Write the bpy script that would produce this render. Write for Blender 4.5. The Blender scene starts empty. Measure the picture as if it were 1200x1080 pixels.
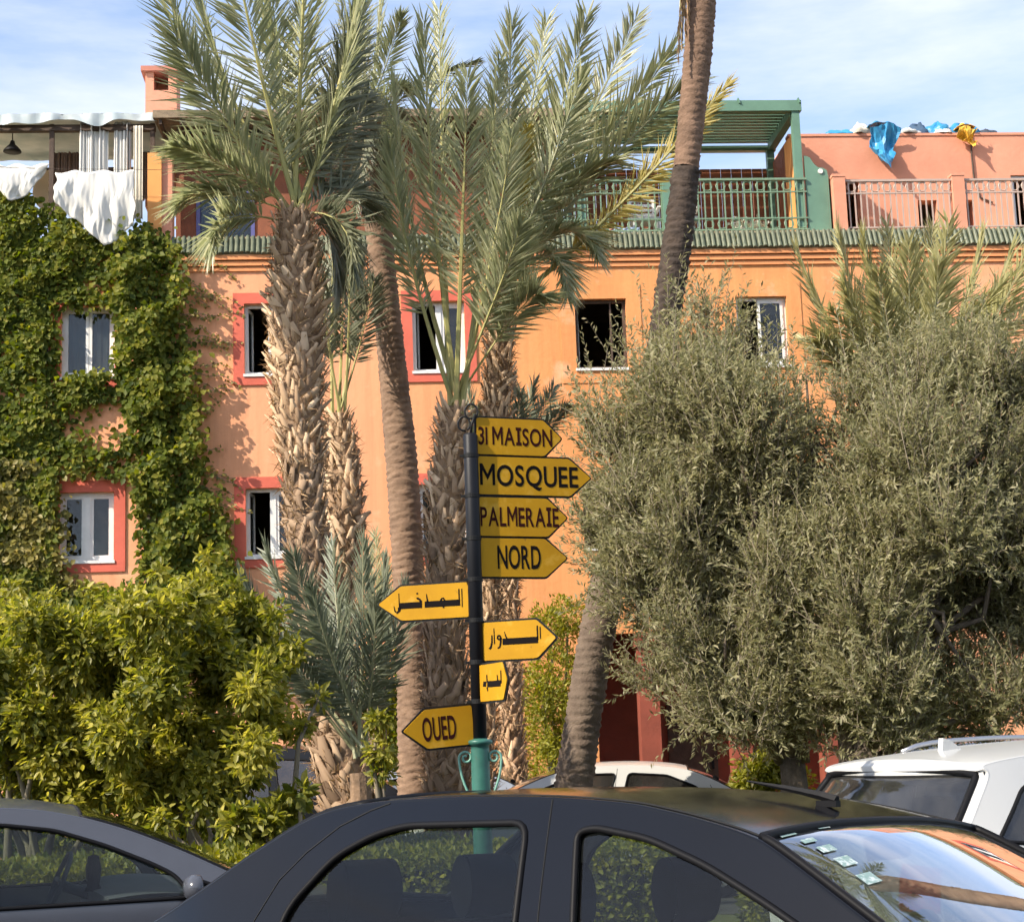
import bpy, bmesh, math, random
import numpy as np
from mathutils import Vector, Matrix
from mathutils.geometry import delaunay_2d_cdt

random.seed(7)
RNG = np.random.default_rng(11)
R = math.radians
sc = bpy.context.scene
COL = sc.collection

# ------------------------------------------------------------------ camera
EYE = 1.66
PITCH = math.atan(340 / 2000.0)
ROLL = R(2.0)
FPX = 2000.0                      # focal length in pixels of the 1200 px wide photograph
cam_d = bpy.data.cameras.new('camera')
cam_d.sensor_fit = 'HORIZONTAL'
cam_d.sensor_width = 36.0
cam_d.lens = 60.0
cam_d.clip_end = 3000
cam_d.clip_start = 0.05
cam = bpy.data.objects.new('camera', cam_d)
COL.objects.link(cam)
CAM_R = Matrix.Rotation(math.pi / 2 + PITCH, 4, 'X') @ Matrix.Rotation(-ROLL, 4, 'Z')
cam.matrix_world = Matrix.Translation((0, 0, EYE)) @ CAM_R
sc.camera = cam

# ------------------------------------------------------------------ world, sun, exposure
SUN_AZ = R(55)                    # to the left of straight behind the camera
SUN_EL = R(38)
to_sun = Vector((-math.sin(SUN_AZ) * math.cos(SUN_EL), -math.cos(SUN_AZ) * math.cos(SUN_EL), math.sin(SUN_EL)))
w = bpy.data.worlds.new('World')
sc.world = w
w.use_nodes = True
nt = w.node_tree
for n in list(nt.nodes):
    nt.nodes.remove(n)
out = nt.nodes.new('ShaderNodeOutputWorld')
bg = nt.nodes.new('ShaderNodeBackground')
sky = nt.nodes.new('ShaderNodeTexSky')
sky.sky_type = 'NISHITA'
sky.sun_disc = False
sky.sun_elevation = SUN_EL
sky.sun_rotation = math.atan2(to_sun.x, to_sun.y)
sky.air_density = 1.0
sky.dust_density = 1.0
sky.ozone_density = 2.0
tc = nt.nodes.new('ShaderNodeTexCoord')
mp = nt.nodes.new('ShaderNodeMapping')
mp.inputs['Scale'].default_value = (1.3, 1.3, 5.5)
mp.inputs['Location'].default_value = (0.35, 0.1, 0.4)
nz = nt.nodes.new('ShaderNodeTexNoise')
nz.inputs['Scale'].default_value = 2.2
nz.inputs['Detail'].default_value = 7
nz.inputs['Roughness'].default_value = 0.58
rp = nt.nodes.new('ShaderNodeValToRGB')
rp.color_ramp.elements[0].position = 0.40
rp.color_ramp.elements[0].color = (0.18, 0.18, 0.18, 1)
rp.color_ramp.elements[1].position = 0.64
rp.color_ramp.elements[1].color = (0.85, 0.85, 0.85, 1)
mx = nt.nodes.new('ShaderNodeMixRGB')
mx.inputs[2].default_value = (3.9, 4.1, 4.8, 1)     # thin high cloud, lit by the sun
nt.links.new(tc.outputs['Generated'], mp.inputs['Vector'])
nt.links.new(mp.outputs[0], nz.inputs['Vector'])
nt.links.new(nz.outputs['Fac'], rp.inputs[0])
nt.links.new(rp.outputs[0], mx.inputs[0])
nt.links.new(sky.outputs[0], mx.inputs[1])
nt.links.new(mx.outputs[0], bg.inputs[0])
bg.inputs[1].default_value = 0.128
nt.links.new(bg.outputs[0], out.inputs[0])
w.cycles.sampling_method = 'MANUAL'
w.cycles.sample_map_resolution = 256
sun_d = bpy.data.lights.new('sun', 'SUN')
sun_d.energy = 3.6
sun_d.angle = R(0.55)
sun_d.color = (1.0, 0.90, 0.76)
sun = bpy.data.objects.new('sun', sun_d)
COL.objects.link(sun)
sun.rotation_euler = to_sun.to_track_quat('Z', 'Y').to_euler()
sun.location = (-20, -20, 30)
vs = sc.view_settings
vs.view_transform = 'Standard'
vs.look = 'None'
vs.exposure = 1.1
vs.gamma = 1.0
vs.use_curve_mapping = False
cy = sc.cycles
cy.max_bounces = 5
cy.diffuse_bounces = 2
cy.glossy_bounces = 2
cy.transmission_bounces = 4
cy.transparent_max_bounces = 12
cy.use_adaptive_sampling = True
cy.adaptive_threshold = 0.04
cy.use_light_tree = False
cy.caustics_reflective = False
cy.caustics_refractive = False
cy.use_denoising = True
try:
    cy.denoiser = 'OPENIMAGEDENOISE'
except Exception:
    pass

# ------------------------------------------------------------------ helpers: pixel rays, tags, mesh buffers
CAMP = Vector((0, 0, EYE))
R3 = CAM_R.to_3x3()


def ray(px, py):
    return R3 @ Vector(((px - 600) / FPX, (540 - py) / FPX, -1.0))


def at(px, py, Y):
    d = ray(px, py)
    return CAMP + d * (Y / d.y)


YAW = R(4.5)
FO = Vector((0, 29, .225))
FM = Matrix.Translation(FO) @ Matrix.Rotation(YAW, 4, 'Z')
FMI = FM.inverted()


def fac(px, py, v=0.0):
    """pixel -> (u, z) on the plane v metres behind the facade"""
    d = ray(px, py)
    n = Vector((-math.sin(YAW), math.cos(YAW), 0))
    t = (n.dot(FO + n * v - CAMP)) / n.dot(d)
    q = FMI @ (CAMP + d * t)
    return q.x, q.z


def tag(o, label=None, cat=None, group=None, kind=None):
    if label:
        o['label'] = label
    if cat:
        o['category'] = cat
    if group:
        o['group'] = group
    if kind:
        o['kind'] = kind
    return o


def empty(name, loc=(0, 0, 0), rz=0.0, label=None, cat=None, group=None):
    o = bpy.data.objects.new(name, None)
    COL.objects.link(o)
    o.location = loc
    o.rotation_euler = (0, 0, rz)
    o.empty_display_size = 0.2
    return tag(o, label, cat, group)


def link(name, me, mat, parent=None, smooth=False, loc=None):
    o = bpy.data.objects.new(name, me)
    COL.objects.link(o)
    if mat is not None and not me.materials:
        me.materials.append(mat)
    if parent is not None:
        o.parent = parent
    if loc is not None:
        o.location = loc
    if smooth:
        me.polygons.foreach_set('use_smooth', [True] * len(me.polygons))
    return o


class MB:
    def __init__(s):
        s.v = []
        s.f = []

    def quad(s, a, b, c, d):
        n = len(s.v)
        s.v += [tuple(a), tuple(b), tuple(c), tuple(d)]
        s.f.append((n, n + 1, n + 2, n + 3))
        return s

    def box(s, x0, x1, y0, y1, z0, z1):
        n = len(s.v)
        s.v += [(x0, y0, z0), (x1, y0, z0), (x1, y1, z0), (x0, y1, z0), (x0, y0, z1), (x1, y0, z1), (x1, y1, z1), (x0, y1, z1)]
        s.f += [tuple(n + i for i in q) for q in ((0, 3, 2, 1), (4, 5, 6, 7), (0, 1, 5, 4), (1, 2, 6, 5), (2, 3, 7, 6), (3, 0, 4, 7))]
        return s

    def obox(s, c, ex, ey, ez):
        """oriented box: centre and three half-edge vectors"""
        c, ex, ey, ez = Vector(c), Vector(ex), Vector(ey), Vector(ez)
        n = len(s.v)
        for k in (-1, 1):
            for (i, j) in ((-1, -1), (1, -1), (1, 1), (-1, 1)):
                s.v.append(tuple(c + ex * i + ey * j + ez * k))
        s.f += [tuple(n + i for i in q) for q in ((0, 3, 2, 1), (4, 5, 6, 7), (0, 1, 5, 4), (1, 2, 6, 5), (2, 3, 7, 6), (3, 0, 4, 7))]
        return s

    def tube(s, pts, rad, n=6, caps=True, closed=False):
        pts = [Vector(p) for p in pts]
        if not hasattr(rad, '__len__'):
            rad = [rad] * len(pts)
        base = len(s.v)
        L = len(pts)
        up = Vector((0, 0, 1))
        prev = None
        for i, p in enumerate(pts):
            if closed:
                t = pts[(i + 1) % L] - pts[(i - 1) % L]
            else:
                t = pts[min(i + 1, L - 1)] - pts[max(i - 1, 0)]
            if t.length < 1e-9:
                t = Vector((0, 0, 1))
            t.normalize()
            if prev is None:
                a = up.cross(t)
                if a.length < 1e-3:
                    a = Vector((1, 0, 0)).cross(t)
            else:
                a = prev - t * prev.dot(t)
                if a.length < 1e-4:
                    a = up.cross(t)
            a.normalize()
            prev = a
            b = t.cross(a)
            for k in range(n):
                q = 2 * math.pi * k / n
                s.v.append(tuple(p + (a * math.cos(q) + b * math.sin(q)) * rad[i]))
        rng = L if closed else L - 1
        for i in range(rng):
            j = (i + 1) % L
            for k in range(n):
                s.f.append((base + i * n + k, base + i * n + (k + 1) % n, base + j * n + (k + 1) % n, base + j * n + k))
        if caps and not closed:
            s.f.append(tuple(base + k for k in reversed(range(n))))
            s.f.append(tuple(base + (L - 1) * n + k for k in range(n)))
        return s

    def prism(s, poly, fn0, fn1):
        """extruded polygon; fn maps a 2-D point to 3-D at each end"""
        n = len(s.v)
        m = len(poly)
        s.v += [tuple(fn0(p)) for p in poly] + [tuple(fn1(p)) for p in poly]
        s.f.append(tuple(n + i for i in reversed(range(m))))
        s.f.append(tuple(n + m + i for i in range(m)))
        for i in range(m):
            j = (i + 1) % m
            s.f.append((n + i, n + j, n + m + j, n + m + i))
        return s

    def lathe(s, prof, n=16, c=(0, 0, 0), axis='Z'):
        base = len(s.v)
        for (r, h) in prof:
            for k in range(n):
                q = 2 * math.pi * k / n
                a, b = r * math.cos(q), r * math.sin(q)
                p = (a, b, h) if axis == 'Z' else ((a, h, b) if axis == 'Y' else (h, a, b))
                s.v.append((p[0] + c[0], p[1] + c[1], p[2] + c[2]))
        for i in range(len(prof) - 1):
            for k in range(n):
                s.f.append((base + i * n + k, base + i * n + (k + 1) % n, base + (i + 1) * n + (k + 1) % n, base + (i + 1) * n + k))
        return s

    def grid(s, fn, nu, nv):
        base = len(s.v)
        for i in range(nu + 1):
            for j in range(nv + 1):
                s.v.append(tuple(fn(i / nu, j / nv)))
        for i in range(nu):
            for j in range(nv):
                a = base + i * (nv + 1) + j
                s.f.append((a, a + nv + 1, a + nv + 2, a + 1))
        return s

    def mesh(s, name, off=None):
        me = bpy.data.meshes.new(name)
        v = s.v
        if off is not None:
            v = [(p[0] - off[0], p[1] - off[1], p[2] - off[2]) for p in v]
        me.from_pydata(v, [], s.f)
        me.update()
        return me

    def build(s, name, mat, parent=None, smooth=False, off=None, fix=False):
        me = s.mesh(name, off)
        if fix:
            bm = bmesh.new()
            bm.from_mesh(me)
            bmesh.ops.recalc_face_normals(bm, faces=bm.faces)
            bm.to_mesh(me)
            bm.free()
        return link(name, me, mat, parent, smooth)


def np_mesh(name, V, faces_k, F, tint=None, smooth=False):
    """V (n,3), F (m,k) all faces with k corners"""
    me = bpy.data.meshes.new(name)
    me.vertices.add(len(V))
    me.vertices.foreach_set('co', np.ascontiguousarray(V, dtype=np.float32).ravel())
    m = len(F)
    me.loops.add(m * faces_k)
    me.loops.foreach_set('vertex_index', np.ascontiguousarray(F, dtype=np.int32).ravel())
    me.polygons.add(m)
    me.polygons.foreach_set('loop_start', np.arange(0, m * faces_k, faces_k, dtype=np.int32))
    me.polygons.foreach_set('loop_total', np.full(m, faces_k, dtype=np.int32))
    if smooth:
        me.polygons.foreach_set('use_smooth', np.ones(m, dtype=bool))
    if tint is not None:
        a = me.attributes.new('tint', 'FLOAT', 'POINT')
        a.data.foreach_set('value', np.ascontiguousarray(tint, dtype=np.float32))
    me.update()
    return me


def nrm(a):
    return a / np.maximum(np.linalg.norm(a, axis=-1, keepdims=True), 1e-9)


def leaf_mesh(name, P, D, N, L, W, prof=((0.4, 1.0),), fold=0.25, curl=0.15, tint=None):
    """many small folded leaves: base point P, direction D, face normal N, length L, width W"""
    n = len(P)
    D = nrm(D)
    S = nrm(np.cross(D, N))
    N = nrm(np.cross(S, D))
    L = np.asarray(L).reshape(-1, 1)
    W = np.asarray(W).reshape(-1, 1)
    m = len(prof)
    vs_ = [P]
    lf, rt = [], []
    for (t, wd) in prof:
        c = P + D * L * t - N * (curl * L * t * t)
        lf.append(c + S * W * wd * .5 + N * W * wd * .5 * fold)
        rt.append(c - S * W * wd * .5 + N * W * wd * .5 * fold)
    tip = P + D * L - N * (curl * L)
    arr = np.stack([P] + lf + rt + [tip], axis=1)      # n, 2m+2, 3
    k = 2 * m + 2
    idx = np.arange(n)[:, None] * k
    fl = np.concatenate([idx, idx + k - 1] + [idx + 1 + i for i in reversed(range(m))], axis=1)
    fr = np.concatenate([idx] + [idx + 1 + m + i for i in range(m)] + [idx + k - 1], axis=1)
    F = np.concatenate([fl, fr], axis=0)
    if tint is None:
        tint = RNG.random(n)
    return np_mesh(name, arr.reshape(-1, 3), m + 2, F, np.repeat(tint, k))


def rand_dirs(n):
    return nrm(RNG.normal(size=(n, 3)))


def vnoise(P, s, seed=0):
    """cheap smooth pseudo-noise in 0..1 from summed sines"""
    r = np.random.default_rng(seed)
    a = np.zeros(len(P))
    for k in range(6):
        q = r.normal(size=P.shape[1]) * s * (1 + .35 * k)
        a += np.sin(P @ q + r.random() * 6.28) / (1 + .3 * k)
    return .5 + a / 6.0


# ------------------------------------------------------------------ materials
MATS = {}


def mat(name, col, rough=.7, var=.0, vscale=4.0, bump=0.0, bscale=40.0, metal=0.0, col2=None, spec=.5, detail=6, thr=None, coat=0.0):
    """principled material whose colour wanders between col and col2 by noise"""
    if name in MATS:
        return MATS[name]
    m = bpy.data.materials.new(name)
    m.use_nodes = True
    t = m.node_tree
    b = t.nodes['Principled BSDF']
    b.inputs['Roughness'].default_value = rough
    b.inputs['Metallic'].default_value = metal
    b.inputs['Specular IOR Level'].default_value = spec
    if coat:
        b.inputs['Coat Weight'].default_value = coat
        b.inputs['Coat Roughness'].default_value = .08
    tcn = t.nodes.new('ShaderNodeTexCoord')
    if col2 is None:
        col2 = tuple(max(0, c * (1 - var)) for c in col)
        col = tuple(min(1, c * (1 + var)) for c in col)
    nn = t.nodes.new('ShaderNodeTexNoise')
    nn.inputs['Scale'].default_value = vscale
    nn.inputs['Detail'].default_value = detail
    nn.inputs['Roughness'].default_value = .62
    t.links.new(tcn.outputs['Object'], nn.inputs['Vector'])
    cr = t.nodes.new('ShaderNodeValToRGB')
    lo, hi = thr if thr else (.3, .7)
    cr.color_ramp.elements[0].position = lo
    cr.color_ramp.elements[1].position = hi
    cr.color_ramp.elements[0].color = (*col2, 1)
    cr.color_ramp.elements[1].color = (*col, 1)
    t.links.new(nn.outputs['Fac'], cr.inputs[0])
    t.links.new(cr.outputs[0], b.inputs['Base Color'])
    if bump:
        n2 = t.nodes.new('ShaderNodeTexNoise')
        n2.inputs['Scale'].default_value = bscale
        n2.inputs['Detail'].default_value = 5
        t.links.new(tcn.outputs['Object'], n2.inputs['Vector'])
        bp = t.nodes.new('ShaderNodeBump')
        bp.inputs['Strength'].default_value = bump
        bp.inputs['Distance'].default_value = .02
        t.links.new(n2.outputs['Fac'], bp.inputs['Height'])
        t.links.new(bp.outputs[0], b.inputs['Normal'])
    MATS[name] = m
    return m


def leafmat(name, c0, c1, c2, trans=.35, rough=.5, spec=.4):
    """leaf colour by each leaf's own random tint; some light passes through"""
    if name in MATS:
        return MATS[name]
    m = bpy.data.materials.new(name)
    m.use_nodes = True
    t = m.node_tree
    b = t.nodes['Principled BSDF']
    o = t.nodes['Material Output']
    at_ = t.nodes.new('ShaderNodeAttribute')
    at_.attribute_name = 'tint'
    cr = t.nodes.new('ShaderNodeValToRGB')
    cr.color_ramp.elements[0].color = (*c0, 1)
    cr.color_ramp.elements[1].color = (*c2, 1)
    e = cr.color_ramp.elements.new(.5)
    e.color = (*c1, 1)
    t.links.new(at_.outputs['Fac'], cr.inputs[0])
    t.links.new(cr.outputs[0], b.inputs['Base Color'])
    b.inputs['Roughness'].default_value = rough
    b.inputs['Specular IOR Level'].default_value = spec
    tr = t.nodes.new('ShaderNodeBsdfTranslucent')
    hs = t.nodes.new('ShaderNodeHueSaturation')
    hs.inputs['Value'].default_value = 1.5
    hs.inputs['Saturation'].default_value = 1.15
    t.links.new(cr.outputs[0], hs.inputs['Color'])
    t.links.new(hs.outputs[0], tr.inputs['Color'])
    ms = t.nodes.new('ShaderNodeMixShader')
    ms.inputs[0].default_value = trans
    t.links.new(b.outputs[0], ms.inputs[1])
    t.links.new(tr.outputs[0], ms.inputs[2])
    t.links.new(ms.outputs[0], o.inputs[0])
    MATS[name] = m
    return m


def glassmat(name, tint=(.75, .8, .78), rough=.0, dirt=.03, refl=1.8):
    if name in MATS:
        return MATS[name]
    m = bpy.data.materials.new(name)
    m.use_nodes = True
    t = m.node_tree
    for n in list(t.nodes):
        t.nodes.remove(n)
    o = t.nodes.new('ShaderNodeOutputMaterial')
    ge = t.nodes.new('ShaderNodeNewGeometry')
    vd = t.nodes.new('ShaderNodeVectorMath')
    vd.operation = 'DOT_PRODUCT'
    t.links.new(ge.outputs['Incoming'], vd.inputs[0])
    t.links.new(ge.outputs['Normal'], vd.inputs[1])

    def mth(op, a_, b_=None):
        q = t.nodes.new('ShaderNodeMath')
        q.operation = op
        for k_, v_ in enumerate((a_, b_)):
            if v_ is None:
                continue
            if hasattr(v_, 'links'):
                t.links.new(v_, q.inputs[k_])
            else:
                q.inputs[k_].default_value = v_
        return q.outputs[0]
    # Schlick reflectance of a thin pane, the same from both sides
    co = mth('ABSOLUTE', vd.outputs['Value'])
    p5 = mth('POWER', mth('SUBTRACT', 1.0, co), 5.0)
    mu = t.nodes.new('ShaderNodeMath')
    mu.operation = 'MULTIPLY'
    mu.use_clamp = True
    mu.inputs[1].default_value = refl         # two faces of the pane reflect
    t.links.new(mth('ADD', mth('MULTIPLY', p5, .96), .04), mu.inputs[0])
    tr = t.nodes.new('ShaderNodeBsdfTransparent')
    tr.inputs[0].default_value = (*tint, 1)
    gl = t.nodes.new('ShaderNodeBsdfGlossy')
    gl.inputs['Roughness'].default_value = rough
    gl.inputs['Color'].default_value = (.95, .97, 1, 1)
    ms = t.nodes.new('ShaderNodeMixShader')
    t.links.new(mu.outputs[0], ms.inputs[0])
    t.links.new(tr.outputs[0], ms.inputs[1])
    t.links.new(gl.outputs[0], ms.inputs[2])
    di = t.nodes.new('ShaderNodeBsdfDiffuse')
    di.inputs[0].default_value = (.5, .48, .44, 1)
    m2 = t.nodes.new('ShaderNodeMixShader')
    nn = t.nodes.new('ShaderNodeTexNoise')
    nn.inputs['Scale'].default_value = 5
    nn.inputs['Detail'].default_value = 6
    tcn = t.nodes.new('ShaderNodeTexCoord')
    t.links.new(tcn.outputs['Object'], nn.inputs['Vector'])
    m3 = t.nodes.new('ShaderNodeMath')
    m3.operation = 'MULTIPLY'
    m3.inputs[1].default_value = dirt * 2
    t.links.new(nn.outputs['Fac'], m3.inputs[0])
    t.links.new(m3.outputs[0], m2.inputs[0])
    t.links.new(ms.outputs[0], m2.inputs[1])
    t.links.new(di.outputs[0], m2.inputs[2])
    t.links.new(m2.outputs[0], o.inputs[0])
    MATS[name] = m
    return m


M_wall = mat('orange_plaster', (.78, .35, .13), .9, col2=(.67, .262, .09), vscale=.55, bump=.25, bscale=14, detail=9)
def wall_paint():
    m = M_wall
    t = m.node_tree
    b = t.nodes['Principled BSDF']
    src = b.inputs['Base Color'].links[0].from_socket
    tcn = t.nodes.new('ShaderNodeTexCoord')
    sx = t.nodes.new('ShaderNodeSeparateXYZ')
    t.links.new(tcn.outputs['Object'], sx.inputs[0])
    r_ = t.nodes.new('ShaderNodeValToRGB')       # along the facade, -14 .. 15 m
    mr = t.nodes.new('ShaderNodeMapRange')
    mr.inputs['From Min'].default_value = -14
    mr.inputs['From Max'].default_value = 15
    t.links.new(sx.outputs[0], mr.inputs['Value'])
    t.links.new(mr.outputs[0], r_.inputs[0])
    e = r_.color_ramp.elements
    e[0].position, e[0].color = .38, (1, 1, 1, 1)
    e[1].position, e[1].color = .50, (0, 0, 0, 1)
    q = e.new(.66)
    q.color = (0, 0, 0, 1)
    q = e.new(.74)
    q.color = (1, 1, 1, 1)
    mx1 = t.nodes.new('ShaderNodeMixRGB')
    mx1.inputs[2].default_value = (.82, .385, .215, 1)
    mu = t.nodes.new('ShaderNodeMath')
    mu.operation = 'MULTIPLY'
    mu.inputs[1].default_value = .8
    t.links.new(r_.outputs[0], mu.inputs[0])
    t.links.new(mu.outputs[0], mx1.inputs[0])
    t.links.new(src, mx1.inputs[1])
    # rain streaks and faded patches
    mp_ = t.nodes.new('ShaderNodeMapping')
    mp_.inputs['Scale'].default_value = (5.5, 5.5, .35)
    t.links.new(tcn.outputs['Object'], mp_.inputs[0])
    n1 = t.nodes.new('ShaderNodeTexNoise')
    n1.inputs['Scale'].default_value = 1.0
    n1.inputs['Detail'].default_value = 8
    n1.inputs['Roughness'].default_value = .7
    t.links.new(mp_.outputs[0], n1.inputs['Vector'])
    r2 = t.nodes.new('ShaderNodeValToRGB')
    r2.color_ramp.elements[0].position, r2.color_ramp.elements[0].color = .34, (.87, .85, .83, 1)
    r2.color_ramp.elements[1].position, r2.color_ramp.elements[1].color = .56, (1, 1, 1, 1)
    t.links.new(n1.outputs['Fac'], r2.inputs[0])
    mx2 = t.nodes.new('ShaderNodeMixRGB')
    mx2.blend_type = 'MULTIPLY'
    mx2.inputs[0].default_value = 1
    t.links.new(mx1.outputs[0], mx2.inputs[1])
    t.links.new(r2.outputs[0], mx2.inputs[2])
    t.links.new(mx2.outputs[0], b.inputs['Base Color'])


wall_paint()
M_red = mat('red_plaster', (.62, .135, .085), .9, var=.12, vscale=1.5, bump=.2, bscale=18)
M_pink = mat('pink_plaster', (.74, .335, .215), .9, col2=(.60, .25, .155), vscale=.9, bump=.3, bscale=12, detail=9)
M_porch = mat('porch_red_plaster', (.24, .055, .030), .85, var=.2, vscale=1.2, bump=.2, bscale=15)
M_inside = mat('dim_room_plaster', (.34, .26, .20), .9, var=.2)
M_white = mat('white_frame_paint', (.72, .71, .67), .5, var=.06, vscale=6)
M_slab = mat('terrace_render', (.50, .40, .25), .9, var=.15, vscale=2, bump=.2)
M_tile = mat('green_glazed_tile', (.155, .165, .10), .5, col2=(.065, .085, .05), vscale=11, detail=3)
M_green = mat('green_paint', (.125, .235, .165), .5, var=.12, vscale=3)
M_railgrey = mat('pale_green_rail_paint', (.17, .255, .165), .5, var=.1, vscale=5)
M_steel = mat('grey_rail_paint', (.46, .35, .29), .45, var=.08)
M_wood = mat('red_brown_boards', (.27, .085, .035), .75, col2=(.16, .05, .022), vscale=3, bump=.2)
M_orangewall = mat('terrace_orange_plaster', (.76, .33, .10), .9, var=.08, vscale=1.5)
M_darkwood = mat('dark_weathered_wood', (.085, .055, .038), .8, var=.3, vscale=6, bump=.3)
M_thatch = mat('weathered_reed_roof', (.27, .20, .13), .9, var=.3, vscale=14, bump=.5, bscale=60)
M_cloth = mat('white_cotton', (.66, .645, .60), .9, var=.04, vscale=3, bump=.08, bscale=120)
M_cream = mat('cream_cotton', (.66, .60, .48), .9, var=.08, vscale=3, bump=.1, bscale=100)
M_browncloth = mat('brown_curtain_cloth', (.22, .14, .10), .9, var=.15, vscale=4)
M_awning = mat('awning_canvas', (.62, .66, .67), .7, col2=(.36, .45, .47), vscale=1.8, detail=4)
M_bluetarp = mat('blue_tarpaulin', (.05, .31, .55), .4, col2=(.03, .20, .40), vscale=3, bump=.3, bscale=20)
M_yellowcloth = mat('yellow_plastic', (.72, .42, .05), .5, var=.15)
M_bluepaint = mat('blue_window_paint', (.085, .085, .24), .5, var=.1)
M_dish = mat('dish_beige', (.62, .52, .40), .6, var=.05)
M_asphalt = mat('asphalt', (.062, .060, .057), .9, var=.25, vscale=30, bump=.5, bscale=160)
M_pave = mat('paving', (.30, .25, .20), .9, var=.15, vscale=4, bump=.3, bscale=50)
M_kerb = mat('kerb_stone', (.36, .34, .31), .85, var=.15, vscale=5, bump=.3)
M_soil = mat('garden_soil', (.16, .115, .07), .95, col2=(.07, .075, .03), vscale=2.5, bump=.6, bscale=30)
M_bark = mat('olive_bark', (.17, .13, .095), .95, col2=(.07, .055, .04), vscale=9, bump=.9, bscale=28)
M_twig = mat('grey_twig_bark', (.20, .165, .115), .9, var=.25, vscale=8)
M_palmbark = mat('date_palm_bark', (.36, .235, .14), .95, col2=(.15, .095, .055), vscale=7, bump=.8, bscale=22)
M_boot = mat('palm_bark_light', (.46, .31, .18), .9, col2=(.2, .13, .08), vscale=6)
M_boottint = leafmat('palm_leaf_base', (.26, .17, .105), (.50, .345, .215), (.68, .50, .33), .0, .9, .1)
M_bootdtint = leafmat('old_palm_leaf_base', (.12, .08, .052), (.29, .20, .13), (.47, .335, .22), .0, .9, .1)
M_bootptint = leafmat('pale_palm_leaf_base', (.30, .185, .11), (.50, .32, .19), (.64, .44, .29), .0, .9, .1)
M_bootdark = mat('old_palm_bark', (.34, .22, .135), .95, col2=(.11, .075, .05), vscale=6, bump=.6, bscale=30)
M_ringbark = mat('ringed_palm_bark', (.285, .185, .12), .95, col2=(.16, .10, .065), vscale=5, bump=.6, bscale=25)
M_petiole = mat('palm_rachis', (.42, .36, .13), .6, col2=(.27, .27, .09), vscale=3)
M_rachis = mat('palm_rachis_grey', (.30, .30, .17), .6, var=.15, vscale=3)
M_frond = leafmat('date_palm_leaflet', (.185, .205, .10), (.32, .335, .185), (.50, .48, .30), .40, .36, .55)
M_frondg = leafmat('pale_yellow_palm_leaflet', (.24, .235, .095), (.38, .36, .17), (.52, .48, .26), .38, .4, .5)
M_frondy = leafmat('yellowing_palm_leaflet', (.27, .225, .055), (.36, .30, .085), (.45, .37, .13), .3, .5)
M_frondd = leafmat('dark_shaded_palm_leaflet', (.105, .120, .070), (.175, .185, .115), (.26, .26, .165), .25, .4)  # darker leaflet copy; crown shade on A's and C's hanging fronds is painted in
M_frondblue = leafmat('grey_green_palm_leaflet', (.110, .135, .085), (.170, .190, .125), (.25, .26, .18), .25, .42)
M_frondry = leafmat('dry_palm_leaflet', (.25, .15, .075), (.36, .23, .12), (.46, .32, .18), .15, .7)
M_olive = leafmat('olive_leaf', (.165, .165, .075), (.305, .288, .150), (.47, .43, .27), .48, .5)
M_ivy = leafmat('creeper_leaf', (.055, .085, .012), (.155, .185, .026), (.35, .32, .055), .5, .55, .25)
M_ivyy = leafmat('yellowing_creeper_leaf', (.13, .125, .030), (.24, .215, .05), (.37, .29, .085), .4, .5)
M_citrus = leafmat('citrus_leaf', (.095, .118, .020), (.27, .262, .046), (.55, .49, .12), .5, .45, .4)
M_hedge = leafmat('hedge_leaf', (.10, .12, .016), (.22, .215, .030), (.36, .315, .045), .4, .5)
M_lime = leafmat('yellow_green_shrub_leaf', (.16, .17, .02), (.28, .275, .035), (.42, .38, .06), .4, .5)
M_blackpole = mat('black_pole_paint', (.006, .0065, .009), .5, var=.2, spec=.25)
M_poleGreen = mat('green_post_paint', (.032, .125, .095), .4, var=.2, vscale=12)
M_yellow = mat('sign_yellow', (.50, .262, .006), .65, col2=(.40, .20, .005), vscale=3.5, detail=8, spec=.2)
def specks(m, col, scale, lo, hi, stretch=(1, 1, 1)):
    """worn spots of another colour over a material's own"""
    t = m.node_tree
    b = t.nodes['Principled BSDF']
    src = b.inputs['Base Color'].links[0].from_socket
    tcn = t.nodes.new('ShaderNodeTexCoord')
    mp_ = t.nodes.new('ShaderNodeMapping')
    mp_.inputs['Scale'].default_value = stretch
    t.links.new(tcn.outputs['Object'], mp_.inputs[0])
    n1 = t.nodes.new('ShaderNodeTexNoise')
    n1.inputs['Scale'].default_value = scale
    n1.inputs['Detail'].default_value = 5
    n1.inputs['Roughness'].default_value = .65
    t.links.new(mp_.outputs[0], n1.inputs['Vector'])
    mr = t.nodes.new('ShaderNodeMapRange')
    mr.inputs['From Min'].default_value = lo
    mr.inputs['From Max'].default_value = hi
    t.links.new(n1.outputs['Fac'], mr.inputs['Value'])
    mx_ = t.nodes.new('ShaderNodeMixRGB')
    mx_.inputs[2].default_value = (*col, 1)
    t.links.new(mr.outputs[0], mx_.inputs[0])
    t.links.new(src, mx_.inputs[1])
    t.links.new(mx_.outputs[0], b.inputs['Base Color'])


specks(M_yellow, (.16, .085, .02), 34, .66, .76)
specks(M_yellow, (.60, .36, .06), 7, .56, .80)
specks(M_wall, (.86, .47, .28), 1.6, .58, .78)
specks(M_wall, (.50, .20, .09), 2.3, .62, .80, (1, 1, .6))
specks(M_poleGreen, (.10, .07, .04), 30, .64, .74)
M_ink = mat('sign_black', (.010, .008, .008), .9, spec=.05)
M_inkbrown = mat('sign_dark_red', (.035, .009, .008), .9, spec=.05)
M_iron = mat('wrought_iron', (.010, .010, .010), .5, spec=.2)

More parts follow.
